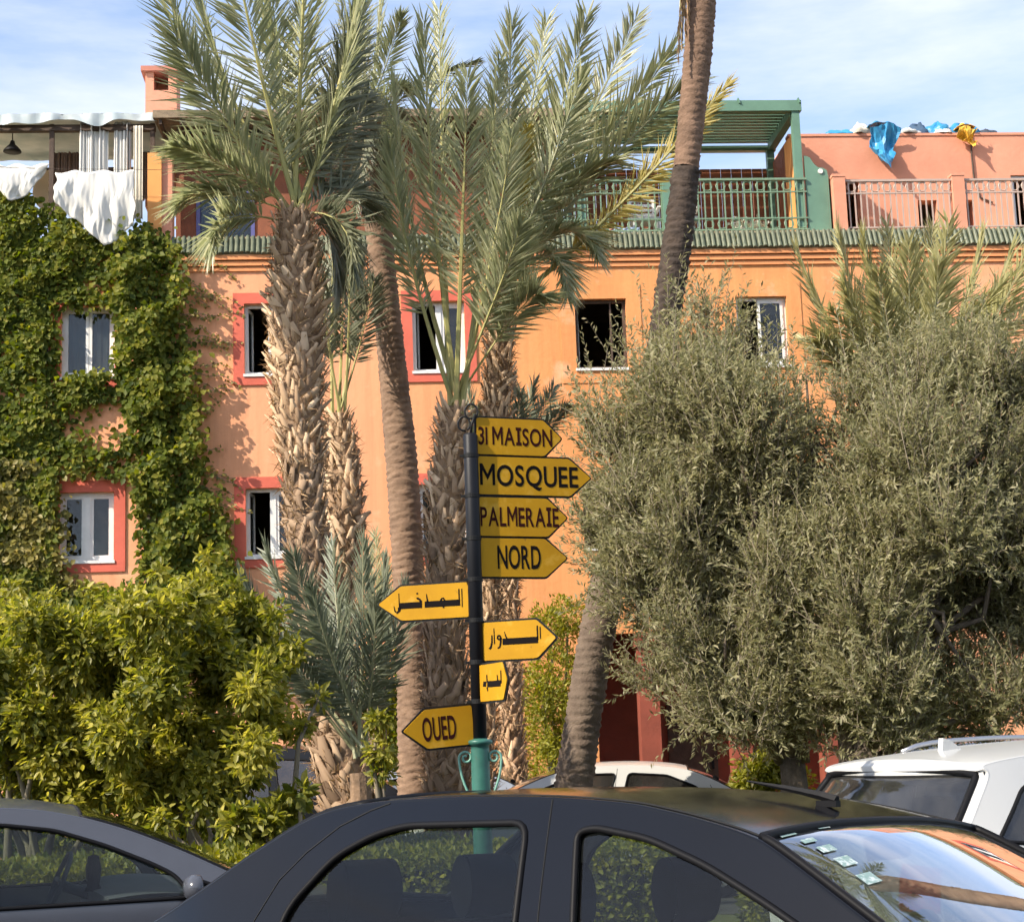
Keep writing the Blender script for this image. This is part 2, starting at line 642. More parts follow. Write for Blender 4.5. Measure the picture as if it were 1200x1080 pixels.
M_black = mat('matt_black_car_paint', (.0035, .0040, .0065), .13, col2=(.0028, .0030, .0045), vscale=2.5, spec=.30)
M_greycar = mat('dark_grey_car_paint', (.060, .065, .080), .18, var=.06, spec=.5)
M_whitecar = mat('white_car_paint', (.50, .50, .48), .3, var=.02, coat=.4)
M_silver = mat('silver_car_paint', (.40, .44, .50), .3, var=.04, metal=.5, coat=.5)
M_darkcar = mat('charcoal_car_paint', (.012, .013, .016), .15, var=.1, spec=.15)
M_rubber = mat('black_rubber', (.007, .007, .008), .5, spec=.12)
M_gap = mat('shadow_gap', (.004, .004, .004), .9)
M_trim = mat('dark_cabin_trim', (.016, .016, .018), .8, var=.1, spec=.1)
M_seat = mat('seat_fabric', (.006, .006, .007), .9, spec=.03)
M_greytrim = mat('grey_cabin_trim', (.085, .09, .10), .75, var=.1, spec=.2)
M_rim = mat('alloy', (.45, .45, .46), .3, metal=.9)
M_lampred = mat('tail_lamp_red', (.35, .015, .012), .15)
M_lampclear = mat('head_lamp_clear', (.62, .64, .66), .12)
M_plate = mat('number_plate_white', (.7, .7, .68), .5)
M_sticker = mat('pale_green_sticker', (.15, .26, .235), .6, col2=(.25, .34, .32), vscale=40)
specks(M_sticker, (.5, .56, .55), 55, .50, .58)
M_glass = glassmat('car_glass', (.58, .64, .60), 0, .002, .8)
M_screen = glassmat('windshield_glass', (.16, .18, .18), 0, .01, 3.0)
M_tinted = glassmat('tinted_car_glass', (.16, .17, .18), 0, .04)
M_pane = glassmat('window_glass', (.40, .43, .43), .02, .02, 1.2)

# ================================================================== SETTING: ground, road, kerb
def sheet(name, x0, x1, y0, y1, z, m):
    return tag(MB().quad((x0, y0, z), (x1, y0, z), (x1, y1, z), (x0, y1, z)).build(name, m), kind='structure')


sheet('ground', -600, 600, -600, 900, 0.0, M_soil)
sheet('road', -60, 60, -12, 10.9, 0.004, M_asphalt)
sheet('parking_lane', -60, 60, 17.4, 25.5, 0.004, M_asphalt)
kb = empty('kerb', (0, 10.98, 0))
kb['kind'] = 'structure'
km = MB().box(-.495, .495, -.075, .075, 0, .14).mesh('kerb_stone')
for i in range(26):
    link('kerb_stone', km, M_kerb, kb, loc=(-13 + i, 0, 0))
sheet('lawn_ground', -60, 60, 11.06, 17.3, .010, mat('grass_ground', (.11, .13, .03), .95, col2=(.07, .075, .025), vscale=3, bump=.6, bscale=60))

# ================================================================== BUILDING
B = empty('apartment_building', FO, YAW, 'long orange plastered building with red window surrounds and green tiled eaves', 'building')
ZT = 10.08                          # wall top under the tiles
U0, U1, DEPTH = -14.0, 15.0, 9.0
WW, WH = .91, 1.25
ucol = [-10.1, -7.21, -4.10, -1.20, 1.65, 4.52, 7.36, 10.15, 13.0]
upper = [(u, 7.97) for u in ucol]
lower = [(u, 4.82) for u in ucol]
opens = []
for (u, z) in upper:
    opens.append((u - WW / 2, u + WW / 2, z, z + WH))
for (u, z) in lower:
    opens.append((u - WW / 2, u + WW / 2, z, z + 1.17))
opens.append((1.30, 6.6, 0.0, 3.35))      # porch
opens.append((-2.6, -1.5, 0.9, 2.5))
opens.append((-8.4, -7.0, 0.9, 2.5))


def wall_with_openings(mb, u0, u1, z0, z1, ops, y=0.0, rev=.28):
    us = sorted(set([u0, u1] + [o[0] for o in ops] + [o[1] for o in ops]))
    zs = sorted(set([z0, z1] + [o[2] for o in ops] + [o[3] for o in ops]))
    us = [q for q in us if u0 <= q <= u1]
    zs = [q for q in zs if z0 <= q <= z1]
    for i in range(len(us) - 1):
        for j in range(len(zs) - 1):
            cu, cz = (us[i] + us[i + 1]) / 2, (zs[j] + zs[j + 1]) / 2
            if any(o[0] < cu < o[1] and o[2] < cz < o[3] for o in ops):
                continue
            mb.quad((us[i], y, zs[j]), (us[i + 1], y, zs[j]), (us[i + 1], y, zs[j + 1]), (us[i], y, zs[j + 1]))
    for (a, b, c, d) in ops:
        mb.quad((a, y, c), (a, y + rev, c), (a, y + rev, d), (a, y, d))
        mb.quad((b, y, c), (b, y, d), (b, y + rev, d), (b, y + rev, c))
        mb.quad((a, y, d), (a, y + rev, d), (b, y + rev, d), (b, y, d))
        mb.quad((a, y, c), (b, y, c), (b, y + rev, c), (a, y + rev, c))


wm = MB()
wall_with_openings(wm, U0, U1, 0, ZT, opens)
wm.quad((U0, 0, -.4), (U1, 0, -.4), (U1, 0, 0), (U0, 0, 0))
wm.quad((1.30, 0, 0), (6.6, 0, 0), (6.6, 2.6, 0), (1.30, 2.6, 0))
wm.quad((U0, 0, 0), (U0, 0, ZT), (U0, DEPTH, ZT), (U0, DEPTH, 0))
wm.quad((U1, 0, 0), (U1, DEPTH, 0), (U1, DEPTH, ZT), (U1, 0, ZT))
wm.quad((U0, DEPTH, 0), (U0, DEPTH, ZT), (U1, DEPTH, ZT), (U1, DEPTH, 0))
wm.build('wall', M_wall, B)
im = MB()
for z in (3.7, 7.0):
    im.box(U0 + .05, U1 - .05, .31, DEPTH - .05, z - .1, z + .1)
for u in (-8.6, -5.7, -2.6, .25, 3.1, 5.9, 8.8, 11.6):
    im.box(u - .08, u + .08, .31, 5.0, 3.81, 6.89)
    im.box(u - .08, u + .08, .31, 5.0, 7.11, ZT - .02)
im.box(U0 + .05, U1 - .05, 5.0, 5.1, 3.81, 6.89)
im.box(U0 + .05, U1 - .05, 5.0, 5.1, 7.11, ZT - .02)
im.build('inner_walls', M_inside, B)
# porch recess: back wall, side walls, ceiling and columns
pm = MB()
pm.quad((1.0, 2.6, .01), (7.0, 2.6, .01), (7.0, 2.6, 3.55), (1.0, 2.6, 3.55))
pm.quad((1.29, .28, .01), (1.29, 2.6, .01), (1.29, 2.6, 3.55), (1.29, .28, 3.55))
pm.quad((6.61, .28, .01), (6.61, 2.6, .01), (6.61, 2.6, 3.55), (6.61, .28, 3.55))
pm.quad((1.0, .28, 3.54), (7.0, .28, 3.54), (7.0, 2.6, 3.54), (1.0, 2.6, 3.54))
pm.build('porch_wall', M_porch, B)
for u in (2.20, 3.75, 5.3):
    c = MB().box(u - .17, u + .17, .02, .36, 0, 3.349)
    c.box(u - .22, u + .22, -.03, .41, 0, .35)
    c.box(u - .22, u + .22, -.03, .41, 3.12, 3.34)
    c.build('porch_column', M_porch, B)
d = MB().box(2.9, 3.8, 2.54, 2.62, 0.02, 2.2).build('porch_door', M_darkwood, B)
MB().box(3.68, 3.72, 2.49, 2.54, 1.0, 1.15).build('door_handle', M_iron, d)


def ring_band(mb, a, b, c, d, wdt, y0, y1):
    """a flat band round an opening (a..b, c..d), wdt wide, from y0 to y1"""
    mb.box(a - wdt, a, y0, y1, c - wdt, d + wdt)
    mb.box(b, b + wdt, y0, y1, c - wdt, d + wdt)
    mb.box(a, b, y0, y1, d, d + wdt)
    mb.box(a, b, y0, y1, c - wdt, c)


def window(u, z, h, red, style):
    """style: 0 dark open left + white casement, 1 white closed shutter, 2 double casement, 3 wide open dark, 4 right casement"""
    a, b, c, d = u - WW / 2, u + WW / 2, z, z + h
    fr = MB()
    y0, y1 = .10, .16
    t = .055
    ring = MB()
    fr.box(a, a + t, y0, y1, c, d).box(b - t, b, y0, y1, c, d).box(a + t, b - t, y0, y1, d - t, d).box(a + t, b - t, y0, y1, c, c + t)
    if style in (2, 0):
        fr.box(u - .05, u + .05, y0 - .01, y1 - .002, c + t, d - t)
    w_ = fr.build('window', M_white if style != 3 else M_darkwood, B)
    ring_band(ring, a, b, c, d, .19 if red else .26, -.03 if red else -.015, .001)
    ring.build('window_surround', M_red if red else M_wall, w_)
    MB().box(a - .02, b + .02, -.05, .10, c - .045, c + .002).build('sill', M_white, w_)

    def leafpane(x0, x1, yy, ang=0, hinge=None):
        mb, pn = MB(), MB()
        s = .05
        mb.box(x0, x0 + s, yy, yy + .04, c + t, d - t).box(x1 - s, x1, yy, yy + .04, c + t, d - t)
        mb.box(x0 + s, x1 - s, yy, yy + .04, c + t, c + t + s).box(x0 + s, x1 - s, yy, yy + .04, d - t - s, d - t)
        pn.box(x0 + s, x1 - s, yy + .015, yy + .022, c + t + s, d - t - s)
        if hinge is not None:
            for q in (mb, pn):
                q.v = [(hinge + (p[0] - hinge) * math.cos(ang) - (p[1] - yy) * math.sin(ang), yy + (p[0] - hinge) * math.sin(ang) + (p[1] - yy) * math.cos(ang), p[2]) for p in q.v]
        mb.build('casement', M_white, w_)
        pn.build('pane', M_pane, w_)
    if style == 0:
        leafpane(u + .05, b - t, y0 + .005)
        leafpane(a + t, u - .05, y0 + .005, R(78), a + t)
    elif style == 2:
        leafpane(u + .05, b - t, y0 + .005)
        leafpane(a + t, u - .05, y0 + .005)
    elif style == 1:
        leafpane(u + .004, b - t, y0 + .005)
        leafpane(a + t, u - .004, y0 + .005)
        MB().grid(lambda s, q: (a + .06 + s * (b - a - .12), .155 + .012 * math.sin(s * 41) + .006 * math.sin(s * 90), c + .06 + q * (d - c - .12)), 60, 1).build('window_curtain', M_white, w_, True)
    elif style == 3:
        MB().box(u + .17, u + .20, .1, .14, c + t, d - t).build('window_bar', M_darkwood, w_)
        leafpane(a + t, u, .17, R(80), a + t)
    elif style == 4:
        leafpane(u - .06, b - t, y0 - .02)
        leafpane(a + t, u - .08, y0 + .005, R(70), a + t)


reds = {0, 1, 2, 3, 7, 8}
sty_u = [2, 1, 0, 0, 3, 4, 2, 0, 2]
sty_l = [2, 2, 0, 2, 3, 2, 2, 2, 2]
for i, (u, z) in enumerate(upper):
    window(u, z, WH, i in reds, sty_u[i])
for i, (u, z) in enumerate(lower):
    window(u, z, 1.17, i in reds, sty_l[i])
for (a, b, c, dd) in opens[-2:]:
    u = (a + b) / 2
    fr = MB()
    fr.box(a, a + .06, .1, .16, c, dd).box(b - .06, b, .1, .16, c, dd).box(a + .06, b - .06, .1, .16, c, c + .06).box(a + .06, b - .06, .1, .16, dd - .06, dd)
    w_ = fr.build('window', M_white, B)
    MB().box(a + .06, b - .06, .12, .127, c + .06, dd - .06).build('pane', M_pane, w_)
# cornice mouldings, three bands stepping out
for k, (z0, z1, o_) in enumerate(((9.80, 9.87, .035), (9.89, 9.97, .065), (9.99, 10.075, .10))):
    MB().box(U0, U1, -o_, .001, z0, z1).build('cornice_band', mat('cornice_orange', (.74, .30, .12), .9, var=.08), B)
# glazed barrel tiles: one sloping course of pan-and-cover tiles along the eaves
tm = MB()
nt_ = int((U1 - U0) / .092)
seg = 5
for i in range(nt_):
    u = U0 + (i + .5) * .092 + random.uniform(-.006, .006)
    jz = random.uniform(-.012, .012)
    jo = random.uniform(-.015, .015)
    pts0, pts1 = [], []
    for k in range(seg + 1):
        q = math.pi * k / seg
        pts0.append((u - math.cos(q) * .043, -.125 - math.sin(q) * .04 + jo * .5, 10.085 + math.sin(q) * .03 + jz))
        pts1.append((u - math.cos(q) * .039, .035 - math.sin(q) * .045, 10.42 + math.sin(q) * .03 + jz))
    n = len(tm.v)
    tm.v += pts0 + pts1
    m_ = seg + 1
    for k in range(seg):
        tm.f.append((n + k, n + k + 1, n + m_ + k + 1, n + m_ + k))
    tm.f.append(tuple(n + k for k in range(m_)))
tiles = tm.build('roof_tile_course', M_tile, B)
tiles['kind'] = 'stuff'
MB().box(U0, U1, -.09, .10, 10.077, 10.092).build('tile_bed', M_slab, B)
MB().quad((U0, -.11, 10.10), (U1, -.11, 10.10), (U1, .045, 10.415), (U0, .045, 10.415)).build('tile_underlay', M_tile, B)
MB().box(U0, U1, .05, DEPTH, 10.13, 10.44).build('terrace_slab', M_slab, B)

# ------------------------------------------------------------------ roof terrace, right of centre: pergola and railing
FL = lambda u, y, z: FM @ Vector((u, y, z))


def roof_root(name, u, y, z, label, cat, group=None):
    e = empty(name, FL(u, y, z), YAW, label, cat, group)
    return e


ZF = 10.44
pg0, pg1 = 1.35, 5.50
PG = roof_root('pergola', pg0, .25, ZF, 'green painted wooden pergola with slatted roof over the roof terrace', 'pergola')
PW = pg1 - pg0
for (x, y) in ((.07, 0), (PW - .09, 0), (.07, 2.05), (PW - .09, 2.05), (PW * .55, 2.05)):
    MB().box(x - .07, x + .07, y - .07, y + .07, 0, 2.30).build('post', M_green, PG)
b = MB()
b.box(-.15, PW + .02, -.10, .06, 2.30, 2.50)
b.build('beam', M_green, PG)
MB().box(-.15, PW + .02, 1.98, 2.12, 2.30, 2.40).build('beam', M_green, PG)
MB().box(-.02, .12, .061, 1.979, 2.30, 2.46).build('beam', M_green, PG)
MB().box(PW - .14, PW, .061, 1.979, 2.30, 2.46).build('beam', M_green, PG)
for k in range(13):
    y = .10 + k * .152
    MB().box(-.1, PW, y, y + .118, 2.465, 2.50).build('slat', M_green, PG)
for x in (.45, 1.75, 3.05, PW + .01):
    e = MB()
    e.prism([(0, 0), (.09, 0), (.13, .10), (.09, .09)], lambda p, x=x: (x - p[0] * .4, -.13, 2.44 + p[1]), lambda p, x=x: (x - p[0] * .4, -.02, 2.44 + p[1]))
    e.build('beam_end', M_green, PG)
# right-hand side wall of boards and rear board wall
nb = 12
for k in range(nb):
    y = .12 + k * .155
    MB().box(PW - .06, PW - .02, y, y + .148, 0.0, 2.05).build('side_board', M_orangewall if k < 6 else M_wood, PG)  # brighter orange on the front boards paints in the sun falling there
for k in range(20):
    x = .02 + k * .205
    MB().box(x, x + .195, 2.13, 2.16, 0, 1.98).build('rear_board', M_wood, PG)
# scalloped bracket panel at the right end
sp = [(0, 0), (.42, 0), (.42, 1.05), (.40, 1.17), (.33, 1.22), (.24, 1.23), (.17, 1.30), (.10, 1.42), (.02, 1.45), (0, 1.45)]
MB().prism(sp, lambda p: (PW + .02 + p[0], -.06, p[1]), lambda p: (PW + .02 + p[0], .0, p[1])).build('scalloped_panel', M_green, PG, fix=True)
MB().lathe([(.001, -.02), (.045, -.02), (.05, 0), (.02, .02), (.001, .02)], 10, (PW + .30, -.065, 1.15), 'Y').build('boss', M_white, PG)


def railing(name, x0, x1, y, label, m_rail, m_post, h=1.0, posts=(), ringrow=True, step=.118):
    root = roof_root(name, x0, y, ZF, label, 'railing', 'roof terrace railings')
    Wd = x1 - x0
    MB().box(0, Wd, -.03, .03, h - .04, h).build('top_rail', m_rail, root)
    MB().box(0, Wd, -.015, .015, h - .27, h - .245).build('rail', m_rail, root)
    MB().box(0, Wd, -.015, .015, .05, .075).build('bottom_rail', m_rail, root)
    if ringrow:
        MB().box(0, Wd, -.015, .015, .26, .285).build('rail', m_rail, root)
    bal = MB().box(-.012, .012, -.011, .011, .075, h - .04).mesh('baluster')
    rg = MB().tube([(math.cos(q) * .082, 0, math.sin(q) * .082) for q in np.linspace(0, 2 * math.pi, 15)[:-1]], .012, 4, closed=True).mesh('ring')
    n = int(Wd / step)
    for i in range(n):
        x = (i + .5) * Wd / n
        link('baluster', bal, m_rail, root, loc=(x, 0, 0))
        if i % 2 == 0 and i < n - 1:
            xr = x + .5 * Wd / n
            link('ring', rg, m_rail, root, loc=(xr, 0, h - .143))
            if ringrow:
                link('ring', rg, m_rail, root, loc=(xr, 0, .168))
    for x in posts:
        p = MB().box(x - .105, x + .105, -.10, .09, 0, h + .06).box(x - .125, x + .125, -.12, .11, h + .06, h + .10)
        pp = p.build('post', m_post, root)
        MB().lathe([(.001, 0), (.05, 0), (.055, .04), (.03, .07), (.001, .08)], 8, (x, 0, h + .10)).build('finial', M_white, pp)
    return root


railing('terrace_railing', .0, 2.92, .16, 'green railing with ring ornament left of the slender trunk on the roof terrace', M_railgrey, M_green, 1.02, posts=(2.98,))
railing('terrace_railing', 3.10, 5.52, .16, 'green railing with ring ornament under the pergola right of the slender trunk', M_railgrey, M_green, 1.02, posts=(.10,))
MB()

# plastic chair, mattress roll and pot plants behind the railing
def garden_chair(u, y, label):
    c = roof_root('garden_chair', u, y, ZF, label, 'chair')
    MB().box(-.24, .24, -.24, .24, .40, .44).build('seat', M_white, c)
    bk = MB()
    bk.box(-.24, -.19, .20, .25, .44, .92).box(.19, .24, .20, .25, .44, .92).box(-.19, .19, .20, .25, .86, .92)
    for k in range(4):
        bk.box(-.19, .19, .21, .24, .50 + k * .09, .55 + k * .09)
    bk.build('backrest', M_white, c)
    for (x, yy) in ((-.22, -.22), (.22, -.22), (-.22, .22), (.22, .22)):
        MB().box(x - .025, x + .025, yy - .025, yy + .025, 0, .40).build('leg', M_white, c)
    for x in (-.25, .25):
        MB().box(x - .03, x + .03, -.22, .22, .62, .65).build('armrest', M_white, c)
    return c


garden_chair(2.63, .75, 'white slatted plastic chair behind the green railing left of the slender trunk')
garden_chair(3.36, .75, 'white plastic chair mostly hidden behind the slender palm trunk')
mr = roof_root('mattress_roll', 2.2, .55, ZF, 'pale blue rolled mattress lying behind the green railing', 'mattress')
MB().lathe([(.001, -.30), (.10, -.30), (.125, -.27), (.125, .27), (.10, .30), (.001, .30)], 14, (0, 0, .125), 'X').build('roll', mat('pale_blue_cloth', (.36, .47, .66), .9, var=.1), mr, True)
MB().lathe([(.127, -.26), (.13, -.25), (.13, -.20), (.127, -.19)], 14, (0, 0, .125), 'X').build('strap', M_pink, mr)


def flower_pot(u, y, label, s=1.0, seed=1):
    r = np.random.default_rng(seed)
    c = roof_root('flower_pot', u, y, ZF, label, 'flower pot')
    MB().lathe([(.001, 0), (.09 * s, 0), (.13 * s, .16 * s), (.14 * s, .17 * s), (.12 * s, .17 * s), (.11 * s, .14 * s), (.001, .14 * s)], 12).build('pot', M_white, c, True)
    n = 150
    P = r.normal(size=(n, 3)) * np.array([.10, .10, .06]) * s + np.array([0, 0, .23 * s])
    fl_ = link('flowers', leaf_mesh('flowers', P, nrm(r.normal(size=(n, 3)) + [0, 0, .6]), r.normal(size=(n, 3)), .07 * s * np.ones(n), .06 * s * np.ones(n)), leafmat('white_petal', (.45, .5, .32), (.66, .64, .52), (.75, .73, .66), .3), c)
    fl_['kind'] = 'stuff'


flower_pot(4.38, .5, 'white potted flowers behind the railing, left one of the two by the orange boards', 1.05, 2)
flower_pot(4.70, .5, 'white potted flowers behind the railing, right one of the two by the orange boards', .95, 5)

# ------------------------------------------------------------------ pink roof house at the right
PH_ = roof_root('roof_house', 5.95, 1.5, ZF, 'pink plastered roof house with flat parapet right of the pergola', 'house')
phm = MB()
phops = [(.05, .95, 0, 1.45), (2.05, 2.42, .0, 1.02), (2.92, 3.15, .0, 1.02), (3.9, 4.7, 0, 1.5)]
wall_with_openings(phm, -.35, 6.5, 0, 2.30, phops, 0.0, .3)
phm.quad((-.35, 0, 0), (-.35, 5, 0), (-.35, 5, 2.3), (-.35, 0, 2.3))
phm.quad((6.5, 0, 0), (6.5, 0, 2.3), (6.5, 5, 2.3), (6.5, 5, 0))
phm.quad((-.35, 5, 0), (6.5, 5, 0), (6.5, 5, 2.3), (-.35, 5, 2.3))
phm.quad((-.35, 0, 2.05), (6.5, 0, 2.05), (6.5, 5, 2.05), (-.35, 5, 2.05))
phm.build('wall', M_pink, PH_)
MB().box(-.37, 6.52, -.02, .20, 2.301, 2.35).build('parapet_cap', M_pink, PH_)
MB().box(3.91, 3.97, .05, .12, 0, 1.49).box(4.63, 4.69, .05, .12, 0, 1.49).box(3.97, 4.63, .05, .12, 1.43, 1.49).build('door_frame', mat('pale_blue_frame', (.42, .46, .50), .5), PH_)
MB().tube([(3.18, -.03, 2.36), (3.16, -.03, 1.9), (3.17, -.03, 1.4), (3.26, -.03, 1.05), (3.5, -.03, .95)], .018, 5).build('drain_cable', M_darkwood, PH_)
railing('terrace_railing', 6.22, 8.18, .12, 'pale grey metal railing in front of the pink roof house, left of its pillar', M_steel, M_pink, .96, ringrow=False, step=.105)
railing('terrace_railing', 8.40, 11.8, .12, 'pale grey metal railing in front of the pink roof house, right of its pillar', M_steel, M_pink, .96, ringrow=False, step=.105)
for k, (u0_, u1_, lb) in enumerate(((5.98, 6.20, 'short pink pillar standing against the right end of the green pergola'), (8.18, 8.40, 'pink pillar standing between the two pale grey railings'))):
    pl = roof_root('terrace_pillar', (u0_ + u1_) / 2, .15, ZF, lb, 'pillar')
    hw = (u1_ - u0_) / 2
    MB().box(-hw, hw, -.11, .11, 0, 1.0).build('shaft', M_pink, pl)
    MB().box(-hw - .012, hw + .012, -.122, .122, 1.0, 1.05).build('cap', M_pink, pl)


def crumple(u, y, z, wu, hz, label, cat, m, seed, name, hang=True, thick=.16):
    """a crumpled sheet of cloth hanging from a parapet"""
    r = random.Random(seed)
    ph = [r.uniform(0, 6.28) for _ in range(6)]
    o = roof_root(name, u, y, z, label, cat)

    jt = [[(r.uniform(-1, 1), r.uniform(-1, 1), r.uniform(-1, 1)) for _ in range(13)] for _ in range(13)]

    def fn(s, q):
        t = 1 - .55 * abs(s - .55) * q * 1.6
        j_ = jt[int(s * 11 + .5)][int(q * 9 + .5)]
        x = (s - .5) * wu * (1 - .45 * q) + .05 * math.sin(q * 5 + ph[0]) + j_[0] * .016
        yy = -.06 - thick * (.5 + .5 * math.sin(s * 9 + ph[1])) * (.3 + q) - .08 * math.sin(q * 6 + ph[2]) + j_[1] * .03
        zz = -q * hz * t + .04 * math.sin(s * 7 + ph[3]) + j_[2] * .015
        return (x, yy, zz)
    m1 = MB().grid(fn, 11, 9)
    s1 = m1.build('sheet', m, o, False)
    md = s1.modifiers.new('thick', 'SOLIDIFY')
    md.thickness = .006
    # the heap lying on the parapet
    hp = MB()
    hp.grid(lambda s, q: ((s - .5) * wu * .9, -.06 + q * .5, .05 + .10 * math.sin(math.pi * s) * math.sin(math.pi * min(1, q + .15)) + .03 * math.sin(s * 13 + ph[4]) * math.sin(q * 8 + ph[5])), 16, 8)
    h1 = hp.build('fold', m, o, True)
    md = h1.modifiers.new('thick', 'SOLIDIFY')
    md.thickness = .006
    return o


zc = ZF + 2.36
crumple(7.38, 1.42, zc + .08, .58, .95, 'crumpled blue tarpaulin hanging over the pink parapet', 'tarpaulin', M_bluetarp, 3, 'blue_tarpaulin')
crumple(9.02, 1.44, zc + .03, .40, .42, 'small yellow cloth hanging over the pink parapet', 'cloth', M_yellowcloth, 9, 'yellow_cloth', thick=.08)


def bundle(u, y, z, wx, wy, h, label, m, seed, cat='bundle'):
    r = np.random.default_rng(seed)
    o = roof_root('cloth_bundle', u, y, z, label, cat, 'bundles on the pink parapet')
    n, k = 16, 9
    q = r.random(8) * 6.28

    def fn(s, t):
        a = s * 2 * math.pi
        e = (t - .0) * math.pi / 2
        rr = 1 + .16 * math.sin(3 * a + q[0]) + .10 * math.sin(7 * a + q[1] + 4 * t) + .08 * math.sin(11 * t + q[2])
        return (wx * math.cos(a) * math.cos(e) * rr, wy * math.sin(a) * math.cos(e) * rr, max(0, h * math.sin(e) * rr))
    MB().grid(fn, 22, 10).build('bundle', m, o, True)
    return o


bundle(6.62, 1.65, zc, .28, .18, .10, 'flat blue bundle at the left end of the pink parapet', M_bluetarp, 1)
bundle(7.02, 1.62, zc, .22, .2, .20, 'white crumpled bundle left of the blue tarpaulin', M_cream, 2)
bundle(7.95, 1.62, zc, .26, .18, .11, 'low white bundle just right of the blue tarpaulin', M_cloth, 3)
bundle(8.22, 1.80, zc, .24, .2, .25, 'dark blue rounded bundle behind the white ones on the parapet', mat('dark_blue_cloth', (.04, .08, .14), .8, var=.3), 4)
bundle(8.58, 1.75, zc, .26, .2, .25, 'mid blue crumpled bundle on the pink parapet', M_bluetarp, 5)
bundle(8.62, 1.55, zc, .16, .1, .08, 'small white scrap lying on the pink parapet edge', M_cloth, 6)
bundle(9.05, 1.75, zc, .32, .2, .22, 'wide bright blue bundle above the yellow cloth', M_bluetarp, 7)
bundle(9.55, 1.75, zc, .22, .2, .12, 'low dark bundle at the right end of the pink parapet', mat('dark_rag', (.05, .06, .08), .9, var=.3), 8)

# ------------------------------------------------------------------ roof terrace, left: shed, chimney, awning, washing
SH = roof_root('roof_shed', -5.55, .6, ZF, 'brown roof shed with weathered reed roof behind the tall palm', 'shed')
sm = MB()
wall_with_openings(sm, -.24, 6.6, 0, 2.1, [(.12, 1.15, .03, 1.05)], 0, .2)
sm.quad((-.24, 0, 0), (-.24, 0, 2.1), (-.24, 3, 2.1), (-.24, 3, 0))
sm.quad((6.6, 0, 0), (6.6, 3, 0), (6.6, 3, 2.1), (6.6, 0, 2.1))
sm.quad((-.24, 3, 0), (-.24, 3, 2.1), (6.6, 3, 2.1), (6.6, 3, 0))
sm.build('wall', M_wood, SH)
rf = MB()
rf.prism([(-.75, 2.12), (3.2, 2.52), (3.2, 2.62), (-.75, 2.26)], lambda p: (-.55, p[0], p[1]), lambda p: (6.7, p[0], p[1]))
rf.build('roof', M_thatch, SH, fix=True)
for k in range(20):
    MB().box(-.45 + k * .36, -.40 + k * .36, -.70, 2.9, 2.02, 2.11).build('rafter', M_darkwood, SH)
wf = MB()
wf.box(.12, .19, -.03, .05, .03, 1.05).box(1.08, 1.15, -.03, .05, .03, 1.05).box(.19, 1.08, -.03, .05, .98, 1.05).box(.19, 1.08, -.03, .05, .03, .10)
ww = wf.build('window', M_bluepaint, SH)
MB().box(.19, 1.08, .06, .07, .10, .98).build('pane', M_pane, ww)
MB().box(.10, .18, .23, .30, 0, 2.05).build('shutter_stop', M_darkwood, SH)
cu_, cz_ = fac(191, 86, 3.2)
CH = roof_root('chimney', cu_, 3.2, cz_ - 2.82, 'square pink chimney with flat cap above the reed roof', 'chimney')
cm = MB()
cm.box(-.30, -.14, -.3, .3, 0, 2.72).box(.14, .30, -.3, .3, 0, 2.72).box(-.14, .14, -.3, .3, 0, 2.35).box(-.14, .14, .22, .3, 2.35, 2.72)
cm.build('shaft', M_pink, CH)
MB().box(-.38, .38, -.38, .38, 2.721, 2.82).build('cap', mat('chimney_cap_red', (.5, .2, .14), .9, var=.1), CH)
PLR = roof_root('terrace_pillar', -5.98, .06, ZF - .35, 'orange plastered pillar right of the hanging white sheet', 'pillar')
MB().box(-.22, .02, -.12, .25, 0, 1.86).build('shaft', M_orangewall, PLR)
MB().box(.021, .20, -.06, .25, 0, 1.85).build('side_shaft', M_pink, PLR)

AW = roof_root('awning', -8.3, 1.2, ZF, 'rippled pale canvas awning on dark posts over the left terrace', 'awning')


def awn(s, q):
    x = -3.2 + s * 5.45
    return (x, -1.15 + q * 3.0, 2.50 - .22 * (1 - q) + (.010 * math.sin(s * 31 + .7) + .008 * math.sin(s * 57 + 2) + .006 * math.sin(s * 93)) * (1 - .4 * q) + .03 * math.sin(q * 9))


a1 = MB().grid(awn, 70, 12).build('canopy', M_awning, AW, True)
md = a1.modifiers.new('t', 'SOLIDIFY')
md.thickness = .01
vl = MB().grid(lambda s, q: (awn(s, 0)[0], -1.165 - .03 * q * math.sin(s * 60) - .02 * math.sin(s * 97), awn(s, 0)[2] - q * (.10 + .10 * abs(math.sin(s * 13 + .4)) ** 1.5 + .03 * math.sin(s * 41))), 80, 3).build('valance', M_awning, AW, True)
for x in (-3.1, -1.2, .4, 2.15):
    MB().box(x - .04, x + .04, -1.0, -.92, 0, 2.15).build('post', M_darkwood, AW)
    MB().box(x - .04, x + .04, 1.7, 1.78, 0, 2.35).build('post', M_darkwood, AW)
MB().box(-3.2, 2.2, -1.02, -.90, 2.02, 2.13).build('beam', M_darkwood, AW)
MB().box(-3.2, 2.2, 1.68, 1.80, 2.2, 2.30).build('beam', M_darkwood, AW)


